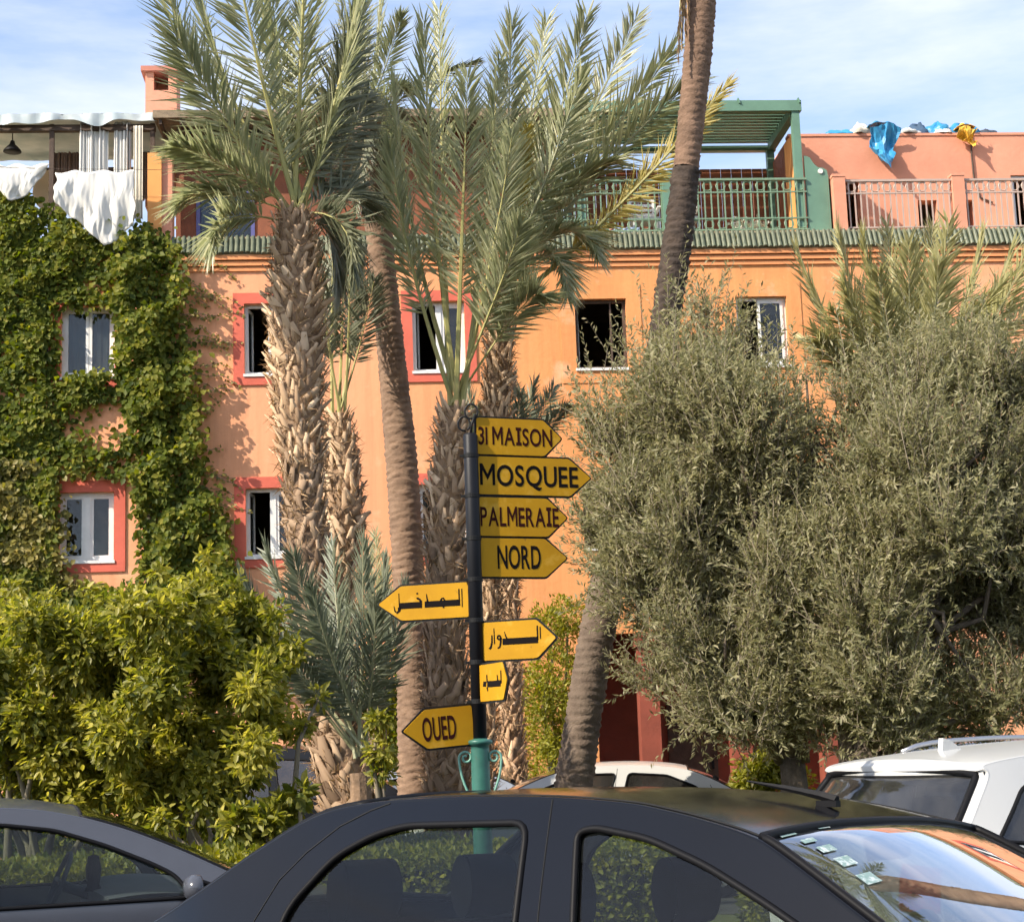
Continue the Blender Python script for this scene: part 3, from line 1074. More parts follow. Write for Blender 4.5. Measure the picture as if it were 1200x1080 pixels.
def drape(u0, u1, y, z0, z1, label, m, seed, name, folds=5, amp=.06, taper=0.0, cat='curtain', bottom=None, group=None):
    r = random.Random(seed)
    ph = r.uniform(0, 6)
    o = roof_root(name, (u0 + u1) / 2, y, z0, label, cat, group)
    W_ = u1 - u0

    wv = [(r.uniform(.6, 2.6) * folds * 3.2, r.uniform(-7, 7), r.uniform(0, 6.28), r.uniform(.3, 1)) for _ in range(7)]

    def fn(s, q):
        x = (s - .5) * W_ * (1 - taper * (1 - q))
        zz = (z1 - z0) * (1 - q)
        if not bottom:
            yy = amp * sum(c_ * math.sin(2.2 * f_ * s + p_ + .08 * g_ * q) for f_, g_, p_, c_ in wv) * .40
            return (x, yy, zz - .02 * math.sin(s * 19 + ph) * q)
        if bottom:
            zz = (z1 - z0) - q * ((z1 - z0) - bottom(s))
        zz -= .02 * math.sin(s * 23 + ph) * q + .035 * q * math.sin(s * 9 + ph * 2) - .025 * math.sin(s * 17 + ph) * (1 - q)
        a_ = amp * (.25 + .75 * q)
        yy = a_ * sum(c_ * math.sin(f_ * s + g_ * q + p_) for f_, g_, p_, c_ in wv) * .26 + a_ * sum(c_ * math.sin(3.7 * f_ * s - 2.1 * g_ * q + p_) for f_, g_, p_, c_ in wv) * .07
        yy += -.10 * amp / .05 * math.sin(math.pi * q) * .3
        return (x + .02 * math.sin(q * 7 + s * 9) + .015 * math.sin(q * 15 + ph), yy, zz)
    m1 = MB().grid(fn, 70, 26).build('cloth', m, o, True)
    mdd = m1.modifiers.new('t', 'SOLIDIFY')
    mdd.thickness = .005
    return o


u, z = fac(65, 192)
drape(-7.42, -6.92, .22, 11.55, 12.62, 'cream curtain hanging under the awning, left one of the pair', M_cloth, 1, 'curtain', 4, .05)
drape(-6.83, -6.52, .22, 11.55, 12.62, 'cream curtain hanging under the awning, right one of the pair', M_cloth, 2, 'curtain', 3, .05)
drape(-8.05, -7.45, 1.0, 11.45, 12.35, 'brown scalloped curtain left of the cream curtains', M_browncloth, 3, 'curtain', 5, .05)
drape(-6.5, -6.25, 1.0, 11.45, 12.35, 'narrow brown curtain beside the orange pillar', M_browncloth, 4, 'curtain', 2, .05)
drape(-7.72, -6.38, -.34, 10.20, 11.52, 'big white sheet hung to dry over the creeper', M_cloth, 5, 'hanging_sheet', 4, .09, cat='sheet',
      bottom=lambda s: 1.32 - (.55 + .78 * min(1, s / .62)) if s < .62 else 1.32 - (1.33 - 1.0 * (s - .62)))
drape(-8.95, -7.86, -.30, 11.05, 11.66, 'small white cloth hung to dry at the left edge above the creeper', M_cloth, 6, 'hanging_cloth', 3, .07, cat='cloth',
      bottom=lambda s: .61 - .60 * math.sin(math.pi * min(1, max(.08, s)) ** .9) ** .8)
drape(-6.44, -6.28, -.05, 10.75, 12.45, 'narrow cream cloth strip beside the orange pillar', M_cream, 8, 'hanging_strip', 2, .03, cat='cloth')
wl = empty('washing_line', FL(-9.3, -.32, 11.6), YAW, 'thin washing line carrying the white sheets', 'washing line')
MB().tube([(0, 0, .06), (1.5, 0, -.02), (3.0, -.01, -.05), (3.35, .15, 0)], .004, 4).build('line', M_darkwood, wl)
DS = roof_root('satellite_dish', -8.18, 2.4, ZF, 'beige satellite dish on the left terrace under the awning', 'satellite dish')
MB().tube([(0, 0, 0), (0, 0, 1.6)], .03, 6).build('mast', M_darkwood, DS)
dm = MB()
dm.lathe([(.001, .10), (.2, .08), (.36, .03), (.45, -.03), (.46, -.03), (.37, .05), (.2, .10), (.001, .12)], 20, (0, -.1, 1.62), 'Y')
dm.build('dish', M_dish, DS, True)
LP = roof_root('hanging_lantern', -8.62, .42, ZF + 1.72, 'dark bell shaped lantern hanging from the awning beam at the left', 'lantern')
MB().lathe([(.001, .22), (.035, .20), (.05, .14), (.10, .09), (.155, .02), (.16, 0), (.001, .01)], 12).build('shade', M_iron, LP, True)
MB().tube([(0, 0, .22), (0, 0, .34)], .01, 4).build('hook', M_iron, LP)

# ================================================================== PALMS
def bez(a, b, c, t):
    return a * ((1 - t) ** 2) + b * (2 * t * (1 - t)) + c * (t * t)


def frond_mesh(A, Bc, C, n=58, leaf=.42, wid=.034, bare=.16, spread=1.0, droop=.12, rng=None, lift=.35):
    """a pinnate palm leaf along the curve A-Bc-C (numpy points); returns rachis and leaflet meshes"""
    r = rng
    n = int(n * 1.45)
    wid = wid * .80
    t = np.linspace(bare, .995, n)
    Pt = np.array([bez(A, Bc, C, q) for q in t])
    T = nrm(np.array([bez(A, Bc, C, min(1, q + .01)) - bez(A, Bc, C, q - .01) for q in t]))
    ch = nrm((C - A)[None])[0]
    bendv = (A + C) * .5 - Bc
    upv = -bendv + np.array([0, 0, .25]) * np.linalg.norm(C - A) * .3
    if np.linalg.norm(upv) < 1e-3:
        upv = np.array([0, 0, 1.])
    S = nrm(np.cross(T, upv[None].repeat(n, 0)))
    U = nrm(np.cross(S, T))
    rot = r.uniform(-.5, .5)
    S, U = S * math.cos(rot) + U * math.sin(rot), U * math.cos(rot) - S * math.sin(rot)
    Ps, Ds, Ns, Ls, Ws = [], [], [], [], []
    u_ = (t - bare) / (1 - bare)
    ll = leaf * np.clip(.55 + 1.2 * u_, 0, 1) * (1 - .50 * np.clip((u_ - .55) / .45, 0, 1))
    ang = np.radians(50 - 30 * u_)
    for sgn in (-1, 1):
        a2 = ang + r.normal(0, .14, n)
        lf = lift * (1 - .4 * u_) + r.normal(0, .32, n)
        D = T * np.cos(a2)[:, None] + S * (sgn * np.sin(a2) * spread)[:, None] + U * (np.sin(a2) * lf)[:, None]
        Ps.append(Pt)
        Ds.append(D)
        Ns.append(U + S * sgn * -.5 + r.normal(0, .25, (n, 3)))
        Ls.append(ll * r.uniform(.8, 1.12, n))
        Ws.append(wid * r.uniform(.8, 1.2, n))
    P, D, N = np.concatenate(Ps), nrm(np.concatenate(Ds)), np.concatenate(Ns)
    L, W = np.concatenate(Ls), np.concatenate(Ws)
    # gravity bends the leaflets a little
    D = nrm(D + np.array([0, 0, -droop]))
    lm = leaf_mesh('leaflets', P, D, N, L, W, ((.35, 1.0),), .5, .06, tint=np.clip(r.normal(.5, .22, len(P)), 0, 1))
    rr = float(np.linalg.norm(C - A))
    tp = np.linspace(0, 1, 9)
    rad = [max(.004, .030 * (1 - q) ** .8 * min(1.2, rr / 3)) for q in tp]
    rm = MB().tube([bez(A, Bc, C, q) for q in tp], rad, 5).mesh('frond')
    return rm, lm


def add_frond(root, org, A, C, sag, m=None, rng=None, rm=None, **kw):
    """frond from A to C (world); sag = vector added to the midpoint (bow of the rachis)"""
    A, C, sag = np.array(A) - org, np.array(C) - org, np.array(sag)
    Bc = (A + C) / 2 + sag
    a, b = frond_mesh(A, Bc, C, rng=rng, **kw)
    o = link('frond', a, rm or M_rachis, root)
    l = link('leaflets', b, m or M_frond, o)
    return o


def crown_fill(root, org, c, cnt, rng, length=(2.6, 3.4), el=(-20, 80), az=(0, 360), m=None, **kw):
    for k in range(cnt):
        a = R(az[0] + (az[1] - az[0]) * (k + rng.uniform(.1, .9)) / cnt)
        e = R(rng.uniform(*el))
        L = rng.uniform(*length)
        d = np.array([math.cos(a) * math.cos(e), math.sin(a) * math.cos(e), math.sin(e)])
        tip = np.array(c) + d * L
        tip[2] -= .10 * L * math.cos(e)
        sag = np.array([0, 0, .16 * L * math.cos(e)]) + rng.normal(0, .08, 3)
        add_frond(root, org, c, tip, sag, m, rng, **kw)


def spline(pts, n):
    """Catmull-Rom through pts (list of tuples of equal length)"""
    P = np.array(pts, float)
    P = np.vstack([2 * P[0] - P[1], P, 2 * P[-1] - P[-2]])
    m = len(P) - 3
    o_ = []
    for i in range(n):
        q = i / (n - 1) * m
        k = min(int(q), m - 1)
        t = q - k
        a, b, c, d = P[k], P[k + 1], P[k + 2], P[k + 3]
        o_.append(.5 * ((2 * b) + (-a + c) * t + (2 * a - 5 * b + 4 * c - d) * t * t + (-a + 3 * b - 3 * c + d) * t ** 3))
    return np.array(o_)


def trunk_path(pxw, Y, n=60, foot=True):
    """list of (px, py, width_px) at depth Y -> world points and radii, carried down to the ground"""
    q = spline(pxw, n)
    P = np.array([at(a, b, Y) for a, b, _ in q])
    rad = np.array([wd * Y / FPX / 2 for _, _, wd in q])
    if foot:
        d = P[-1] - P[-4]
        d[2] = -abs(d[2])
        d = nrm(d[None])[0]
        if abs(d[2]) < .7:
            d = np.array([d[0] * .3, 0, -1.])
        k = P[-1][2] / -d[2]
        foot_ = P[-1] + d * k
        ext = np.array([P[-1] + (foot_ - P[-1]) * s for s in np.linspace(.15, 1, 8)])
        P = np.vstack([P, ext])
        rad = np.concatenate([rad, rad[-1] * np.linspace(1.0, 1.12, 8)])
    return P, rad


def trunk_frames(P):
    T = nrm(np.gradient(P, axis=0))
    X = nrm(np.cross(T, np.array([0, 1., 0])[None].repeat(len(P), 0)))
    Yv = np.cross(T, X)
    return T, X, Yv


def ringed_trunk(root, org, P, rad, m, rng, rings=.085, n=20, amp=.055):
    """slender trunk with close rings of old leaf scars"""
    Ls = np.concatenate([[0], np.cumsum(np.linalg.norm(np.diff(P, axis=0), axis=1))])
    k = int(Ls[-1] / .022)
    s = np.linspace(0, Ls[-1], k)
    Q = np.array([np.interp(s, Ls, P[:, i]) for i in range(3)]).T
    rr = np.interp(s, Ls, rad)
    T, X, Yv = trunk_frames(Q)
    th = np.linspace(0, 2 * np.pi, n, endpoint=False)
    ph = (s[:, None] / rings + .35 * np.sin(th)[None] + .25 * np.sin(3 * th + s[:, None] * 2)) % 1.0
    disp = 1 + amp * (ph - .5) * 1.6 + rng.normal(0, amp * .6, (k, n)) + .05 * np.sin(2 * th[None] + s[:, None] * 1.7)
    V = Q[:, None] + (X[:, None] * np.cos(th)[None, :, None] + Yv[:, None] * np.sin(th)[None, :, None]) * (rr[:, None] * disp)[:, :, None]
    idx = np.arange(k * n).reshape(k, n)
    F = np.stack([idx[:-1], np.roll(idx, -1, 1)[:-1], np.roll(idx, -1, 1)[1:], idx[1:]], -1).reshape(-1, 4)
    o = link('trunk', np_mesh('trunk', V.reshape(-1, 3) - org, 4, F, smooth=False), m, root)
    return o


def booted_trunk(root, org, P, rad, rng, m_boot, s0=0., s1=1., pitch=.085, size=1.0, out=.085, m_core=None):
    """date palm trunk clad in cut leaf bases; P runs from the crown down"""
    core = MB().tube(P - org, list(rad * .84), 14)
    tr = core.build('trunk', m_core or M_palmbark, root)
    Ls = np.concatenate([[0], np.cumsum(np.linalg.norm(np.diff(P, axis=0), axis=1))])
    tot = Ls[-1]
    V, F = [], []
    T, X, Yv = trunk_frames(P)
    s = s0 * tot
    k = 0
    perring = 9
    while s < s1 * tot:
        p = np.array([np.interp(s, Ls, P[:, i]) for i in range(3)])
        j = min(np.searchsorted(Ls, s), len(P) - 1)
        rr = np.interp(s, Ls, rad)
        th = k * 2.399963 + rng.normal(0, .08)
        nrmv = X[j] * math.cos(th) + Yv[j] * math.sin(th)
        up = -T[j]
        sd = np.cross(up, nrmv)
        wd = rr * .42 * size * rng.uniform(.6, 1.3)
        h = (.15 + rr * .12) * size * rng.uniform(.6, 1.5)
        o_ = out * rng.uniform(.1, 1.7)
        tw = rng.normal(0, .42)
        sd2 = sd * math.cos(tw) + up * math.sin(tw)
        up2 = up * math.cos(tw) - sd * math.sin(tw)
        b0 = p + nrmv * rr * .76 - org
        b = len(V)
        t_ = wd * .30
        tipw = wd * rng.uniform(.25, .5)
        # base ring (4), top ring (4): a tapering wedge leaning out
        for (a, c) in ((-wd / 2, 0.), (wd / 2, 0.), (wd / 2 * .8, t_ * .55), (-wd / 2 * .8, t_ * .55)):
            V.append(b0 + sd2 * a + nrmv * c - up2 * h * .25)
        for (a, c) in ((-tipw / 2, 0.), (tipw / 2, 0.), (tipw / 2, t_ * .5), (-tipw / 2, t_ * .5)):
            V.append(b0 + sd2 * a + nrmv * (rr * .10 + o_ + c) + up2 * h * .75)
        F += [(b, b + 1, b + 5, b + 4), (b + 1, b + 2, b + 6, b + 5), (b + 2, b + 3, b + 7, b + 6), (b + 3, b, b + 4, b + 7), (b + 4, b + 5, b + 6, b + 7)]
        k += 1
        s += pitch * .125 * rng.uniform(.7, 1.3) * (.19 / max(rr, .08)) ** .3
    me = np_mesh('leaf_bases', np.array(V), 4, np.array(F), np.repeat(np.clip(rng.normal(.5, .25, k), 0, 1), 8))
    o = link('leaf_bases', me, m_boot, tr)
    o['kind'] = 'stuff'
    # loose fibres and split ends
    n = int(tot * 520 * (s1 - s0))
    ss = rng.uniform(s0, s1, n) * tot
    pp = np.array([np.interp(ss, Ls, P[:, i]) for i in range(3)]).T
    jj = np.clip(np.searchsorted(Ls, ss), 0, len(P) - 1)
    th = rng.random(n) * 6.283
    nv = X[jj] * np.cos(th)[:, None] + Yv[jj] * np.sin(th)[:, None]
    rr = np.interp(ss, Ls, rad)
    fd = nrm(nv * rng.uniform(.1, .9, n)[:, None] - T[jj] * rng.uniform(-.5, 1, n)[:, None] + rng.normal(0, .45, (n, 3)))
    fm = link('fibres', leaf_mesh('fibres', pp + nv * (rr * .88)[:, None] - org, fd, nv, rng.uniform(.06, .20, n), rng.uniform(.006, .022, n), ((.3, 1.),), .3, .2), M_frondry, tr)
    fm['kind'] = 'stuff'
    return tr


def palm(label, foot):
    org = np.array([foot[0], foot[1], 0.0])
    return empty('palm_tree', org, 0, label, 'palm tree', 'palm trees in the garden'), org


def px_fronds(root, org, base, specs, Y, rng, m=None, sagk=.10, **kw):
    """specs: (tip px, tip py, depth offset, bow px x, bow px y)"""
    for sp_ in specs:
        tx, ty, dy, bx, by = sp_[:5]
        mm = sp_[5] if len(sp_) > 5 else m
        C = np.array(at(tx, ty, Y + dy))
        A = np.array(base) + rng.normal(0, .05, 3)
        k = Y / FPX
        sag = np.array([bx * k, 0, -by * k])
        add_frond(root, org, A, C, sag, mm, rng, **kw)


# --- A: big shaggy date palm left of centre
rA = np.random.default_rng(21)
YA = 18.0
PA, radA = trunk_path([(346, 248, 42), (345, 290, 56), (347, 350, 66), (348, 430, 70), (350, 500, 60), (355, 560, 52), (360, 640, 52), (366, 720, 58), (386, 830, 66), (408, 930, 76)], YA)
pA, oA = palm('tall shaggy date palm left of the signs, its fronds rising out of view', PA[-1])
nA = int(len(PA) * .46)
booted_trunk(pA, oA, PA[:nA + 2], radA[:nA + 2], rA, M_boottint, pitch=.075, out=.075, size=.8)
booted_trunk(pA, oA, PA[nA:], radA[nA:], rA, M_bootdtint, pitch=.12, out=.035, m_core=M_bootdark)
cA = np.array(at(346, 256, YA))
px_fronds(pA, oA, cA, [
    (178, -60, -.6, -42, -10), (262, -120, -.9, -10, 0), (300, -160, .5, -14, 0), (360, -190, -.4, 6, 0), (430, -90, -.5, 24, 0),
    (228, -40, .6, -30, 0), (205, 40, -1.0, -30, -20), (208, 172, -.9, -30, -34), (212, 240, -.5, -34, -44), (250, 290, -1.0, -40, -40),
    (412, 325, -.6, 40, -50, M_frondd), (425, 240, .5, 34, -50, M_frondd), (395, 340, .6, 30, -40, M_frondd), (432, 110, .9, 26, -30, M_frondd), (415, 20, .2, 22, -15, M_frondd)],
    YA, rA, leaf=.62, n=70, wid=.038, rm=M_petiole)
crown_fill(pA, oA, cA, 3, rA, (2.8, 3.6), (50, 85), (20, 160), leaf=.6, n=56, wid=.038)

# --- B: shorter shaggy palm right behind A
rB = np.random.default_rng(22)
YB = 19.6
PB, radB = trunk_path([(396, 485, 26), (398, 520, 40), (401, 580, 50), (400, 640, 48), (396, 690, 40), (396, 800, 38), (402, 900, 40)], YB)
pB, oB = palm('short shaggy date palm standing just behind the tall shaggy one', PB[-1])
booted_trunk(pB, oB, PB, radB, rB, M_boottint, pitch=.11, out=.05)
cB = np.array(at(395, 492, YB))
px_fronds(pB, oB, cB, [(372, 290, -.4, -6, 0), (392, 255, .3, -4, 0), (410, 270, -.3, 4, 0), (425, 300, .5, 8, -10), (438, 330, -.3, 10, -14), (385, 310, .8, 0, 0), (403, 300, .9, 2, 0)],
          YB, rB, m=M_frondd, leaf=.40, n=44, bare=.36, rm=M_petiole)

# --- C: slender ringed palm
rC = np.random.default_rng(23)
YC = 20.8
PC, radC = trunk_path([(428, 150, 27), (434, 200, 28), (447, 300, 31), (461, 440, 35), (472, 560, 36), (479, 680, 37), (484, 800, 38), (487, 930, 40)], YC)
pC, oC = palm('slender ringed palm with bare brown trunk left of the sign pole', PC[-1])
ringed_trunk(pC, oC, PC, radC, M_ringbark, rC)
cC = np.array(at(428, 155, YC))
px_fronds(pC, oC, cC, [(445, -60, .3, 12, 0), (470, 20, -.5, 14, -30), (482, 110, -.3, 22, -45), (490, 210, -.4, 30, -70), (470, 275, -.6, 28, -80), (448, 260, -.2, 18, -70, M_frondd), (418, 250, -.4, 0, -70, M_frondd), (400, -40, .5, -14, 0, M_frondd),
    (402, 240, .6, -14, -60, M_frondd), (440, 235, .5, 18, -60, M_frondd), (462, 150, .9, 25, -50, M_frondd), (425, -80, .7, 0, 0, M_frondd), (388, 120, .3, -22, -50, M_frondd)],
    YC, rC, leaf=.36, n=50, bare=.12)
crown_fill(pC, oC, cC, 5, rC, (1.6, 2.4), (-35, 70), (0, 360), m=M_frondd, leaf=.36, n=40)

# --- D: centre date palm whose petioles fan up behind the sign finial
rD = np.random.default_rng(24)
YD = 19.0
PD, radD = trunk_path([(533, 478, 34), (530, 520, 42), (524, 580, 48), (522, 680, 50), (522, 780, 52), (524, 880, 56), (526, 930, 60)], YD)
pD, oD = palm('centre date palm with pale leaf bases right beside the sign pole', PD[-1])
nD = int(len(PD) * .35)
booted_trunk(pD, oD, PD[:nD + 2], radD[:nD + 2], rD, M_boottint, pitch=.10, out=.07)
booted_trunk(pD, oD, PD[nD:], radD[nD:], rD, M_bootdtint, pitch=.11, out=.04)
cD = np.array(at(536, 482, YD))
px_fronds(pD, oD, cD, [
    (497, 25, -.6, -16, 0), (515, 12, .4, -4, 0), (548, 90, -.9, 0, 0), (462, 95, .3, -30, -10), (458, 175, -.5, -26, -30),
    (585, 70, .6, 8, 0), (600, 160, -.8, 12, -10), (610, 265, -.9, 22, -40), (632, 345, -.6, 36, -70)],
    YD, rD, leaf=.58, n=66, wid=.038, bare=.34, rm=M_petiole)

# --- E: taller date palm behind D with fronds sweeping to the right
rE = np.random.default_rng(25)
YE = 20.4
PE, radE = trunk_path([(588, 318, 32), (586, 360, 34), (583, 450, 33), (577, 600, 32), (571, 720, 32), (562, 920, 36)], YE)
pE, oE = palm('date palm behind the sign pole, its long fronds sweeping right over the terrace', PE[-1])
booted_trunk(pE, oE, PE, radE, rE, M_boottint, pitch=.10, out=.05)
cE = np.array(at(590, 325, YE))
px_fronds(pE, oE, cE, [
    (640, 25, .4, 4, 0), (688, 18, -.5, 8, -5), (745, 22, .3, 20, -18), (788, 60, -.3, 36, -45), (815, 95, -.9, 50, -78), (600, 30, -.6, 0, 0),
    (700, 300, -.7, 36, -80), (665, 345, -1.0, 34, -70), (715, 190, -.6, 34, -60), (680, 90, -.9, 14, -10)],
    YE, rE, leaf=.64, n=72, wid=.040, bare=.10)
px_fronds(pE, oE, np.array(at(604, 352, YE)), [(852, 98, -1.2, 16, 12, M_frondy)], YE, rE, leaf=.46, n=84, wid=.036, rm=M_petiole, bare=.25)
px_fronds(pE, oE, cE, [(618, 150, -1.4, 2, 0, M_frondy)], YE, rE, leaf=.30, n=44, rm=M_petiole, bare=.3)

# --- F: very tall slender leaning palm in front of the roof terrace
rF = np.random.default_rng(26)
YF = 18.4
PF, radF = trunk_path([(836, -420, 33), (832, -250, 33), (825, -60, 34), (818, 60, 34), (806, 180, 33), (790, 310, 34), (762, 480, 36), (728, 620, 37), (700, 740, 40), (672, 920, 46)], YF, 90)
pF, oF = palm('tall slender leaning palm rising in front of the roof terrace', PF[-1])
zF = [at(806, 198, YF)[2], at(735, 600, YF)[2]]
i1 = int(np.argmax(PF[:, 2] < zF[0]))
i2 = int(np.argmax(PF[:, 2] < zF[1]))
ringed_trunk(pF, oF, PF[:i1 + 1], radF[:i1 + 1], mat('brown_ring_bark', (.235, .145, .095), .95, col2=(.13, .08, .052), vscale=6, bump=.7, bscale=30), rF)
ringed_trunk(pF, oF, PF[i1:i2 + 1], radF[i1:i2 + 1], mat('dark_ring_bark', (.075, .052, .038), .95, col2=(.03, .022, .018), vscale=6, bump=.7, bscale=30), rF, amp=.09)  # near-black bark tone along the middle length of the trunk
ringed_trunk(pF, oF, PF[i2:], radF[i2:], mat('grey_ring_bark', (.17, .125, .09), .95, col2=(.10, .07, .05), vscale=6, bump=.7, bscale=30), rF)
cF = np.array(PF[0])
crown_fill(pF, oF, cF, 26, rF, (2.0, 2.8), (-30, 80), leaf=.4, n=44)
for k in range(5):
    dx = -.10 - .03 * k
    A = np.array(at(822 - 2 * k, -250, YF - .2))
    add_frond(pF, oF, A, np.array(at(795 + 4 * k, 66 - 16 * k, YF - .25 + .05 * k)), np.array([-.10, 0, .0]), M_frondry, rF, leaf=.30, n=40, spread=.25, droop=1.2, lift=.1, rm=M_petiole)

# --- G: palm behind the olive trees
rG = np.random.default_rng(27)
YG = 19.5
PG_, radG = trunk_path([(1072, 500, 44), (1074, 600, 46), (1076, 750, 48), (1078, 920, 52)], YG)
pG, oG = palm('date palm rising behind the olive trees at the right', PG_[-1])
booted_trunk(pG, oG, PG_, radG, rG, M_bootdtint, pitch=.14)
cG = np.array(at(1072, 500, YG))
px_fronds(pG, oG, cG, [(935, 290, -.5, -34, 10), (983, 268, .4, -24, 0), (1012, 275, -.9, -14, 0), (1040, 262, .5, -8, 0), (1065, 285, -.9, 0, 0), (1092, 268, .3, 4, 0), (1112, 262, -.6, 8, 0),
    (1150, 270, .5, 18, 5), (1185, 288, -.4, 26, 5), (1215, 350, .3, 26, -20), (1200, 300, -1.0, 28, 0), (1030, 320, -1.2, -10, 0), (1100, 310, -1.2, 8, 0), (990, 330, -1.0, -26, -10), (1230, 430, -.5, 30, -50), (960, 400, -.7, -34, -40)],
    YG, rG, m=M_frondg, leaf=.50, n=64, wid=.036, bare=.12)
crown_fill(pG, oG, cG, 10, rG, (1.8, 2.4), (30, 85), (0, 360), m=M_frondg, leaf=.4, n=44)

# --- H: young grey-green palm low in front of A
rH = np.random.default_rng(28)
YH = 16.6
bH = at(428, 905, YH)
pH, oH = palm('young grey green palm with fronds spreading low before the tall trunks', bH)
MB().tube([(0, 0, 0), (-.02, 0, .5), (-.05, 0, max(.6, bH[2]))], [.13, .12, .10], 10).build('trunk', M_bootdark, pH)
px_fronds(pH, oH, np.array(at(424, 880, YH)), [
    (285, 672, -.5, -40, -30), (312, 640, .3, -30, -30), (345, 652, -.8, -20, -20), (390, 640, .4, -8, 0), (425, 635, -.5, 4, 0), (450, 655, .5, 10, 0), (472, 690, -.2, 14, -10), (330, 760, -.9, -30, -45), (300, 720, .5, -36, -40), (365, 690, -1.0, -16, -10), (440, 700, -1.0, 6, 0), (405, 700, .8, -6, 0)],
    YH, rH, m=M_frondblue, leaf=.40, n=56, bare=.2)
# --- I: pale trunk between pole and hedge, small crown behind the signs
rI = np.random.default_rng(29)
YI = 22.6
PI_, radI = trunk_path([(590, 560, 28), (592, 640, 30), (595, 740, 30), (598, 840, 32), (601, 925, 34)], YI)
pI, oI = palm('small palm with pale pinkish trunk right of the sign pole', PI_[-1])
booted_trunk(pI, oI, PI_, radI, rI, M_bootptint, pitch=.11, out=.03)
px_fronds(pI, oI, np.array(at(590, 565, YI)), [(548, 452, .3, -12, -20), (575, 445, -.5, -4, 0), (600, 440, .4, 2, 0), (625, 448, -.3, 8, -5), (648, 455, .3, 14, -10), (665, 478, -.4, 18, -24), (610, 460, -.8, 4, 0), (560, 480, -.7, -12, -20), (640, 500, .6, 20, -30)],
    YI, rI, m=M_frondblue, leaf=.36, n=44)
# --- J: small spiky palm far behind A and C
rJ = np.random.default_rng(30)
YJ = 24.5
bJ = at(440, 760, YJ)
pJ, oJ = palm('small spiky palm in the shade between the two tall trunks', bJ)
MB().tube([(0, 0, 0), (0, 0, bJ[2])], [.16, .13], 9).build('trunk', M_bootdark, pJ)
px_fronds(pJ, oJ, np.array(bJ), [(385, 655, .3, -14, -10), (412, 630, -.3, -6, 0), (440, 625, .3, 0, 0), (452, 660, -.4, 6, 0), (470, 680, .3, 12, -10), (395, 700, -.5, -16, -20), (480, 730, .4, 16, -24)], YJ, rJ, m=M_frond, leaf=.36, n=40)

# --- K: palm just outside the right edge of the view, mirrored in the black car's windshield
rK = np.random.default_rng(31)
pK, oK = palm('palm beyond the right edge, seen only mirrored in the black windshield', (8.6, 16.5, 0))
PK = spline([(7.6, 16.2, 10.6, .16), (7.9, 16.3, 7.5, .17), (8.3, 16.4, 4.0, .18), (8.6, 16.5, 0, .22)], 60)
ringed_trunk(pK, oK, PK[:, :3], PK[:, 3], M_ringbark, rK)
crown_fill(pK, oK, PK[0, :3], 22, rK, (1.8, 2.5), (-30, 75), leaf=.4, n=44)

# ================================================================== OLIVE TREES
def limb(mb, a, b, r0, r1, rng, n=7, wob=.12):
    a, b = np.array(a, float), np.array(b, float)
    pts = []
    for i in range(n):
        t = i / (n - 1)
        p = a + (b - a) * t + rng.normal(0, wob, 3) * math.sin(math.pi * t)
        pts.append(p)
    mb.tube(pts, list(np.linspace(r0, r1, n)), 7)
    return pts


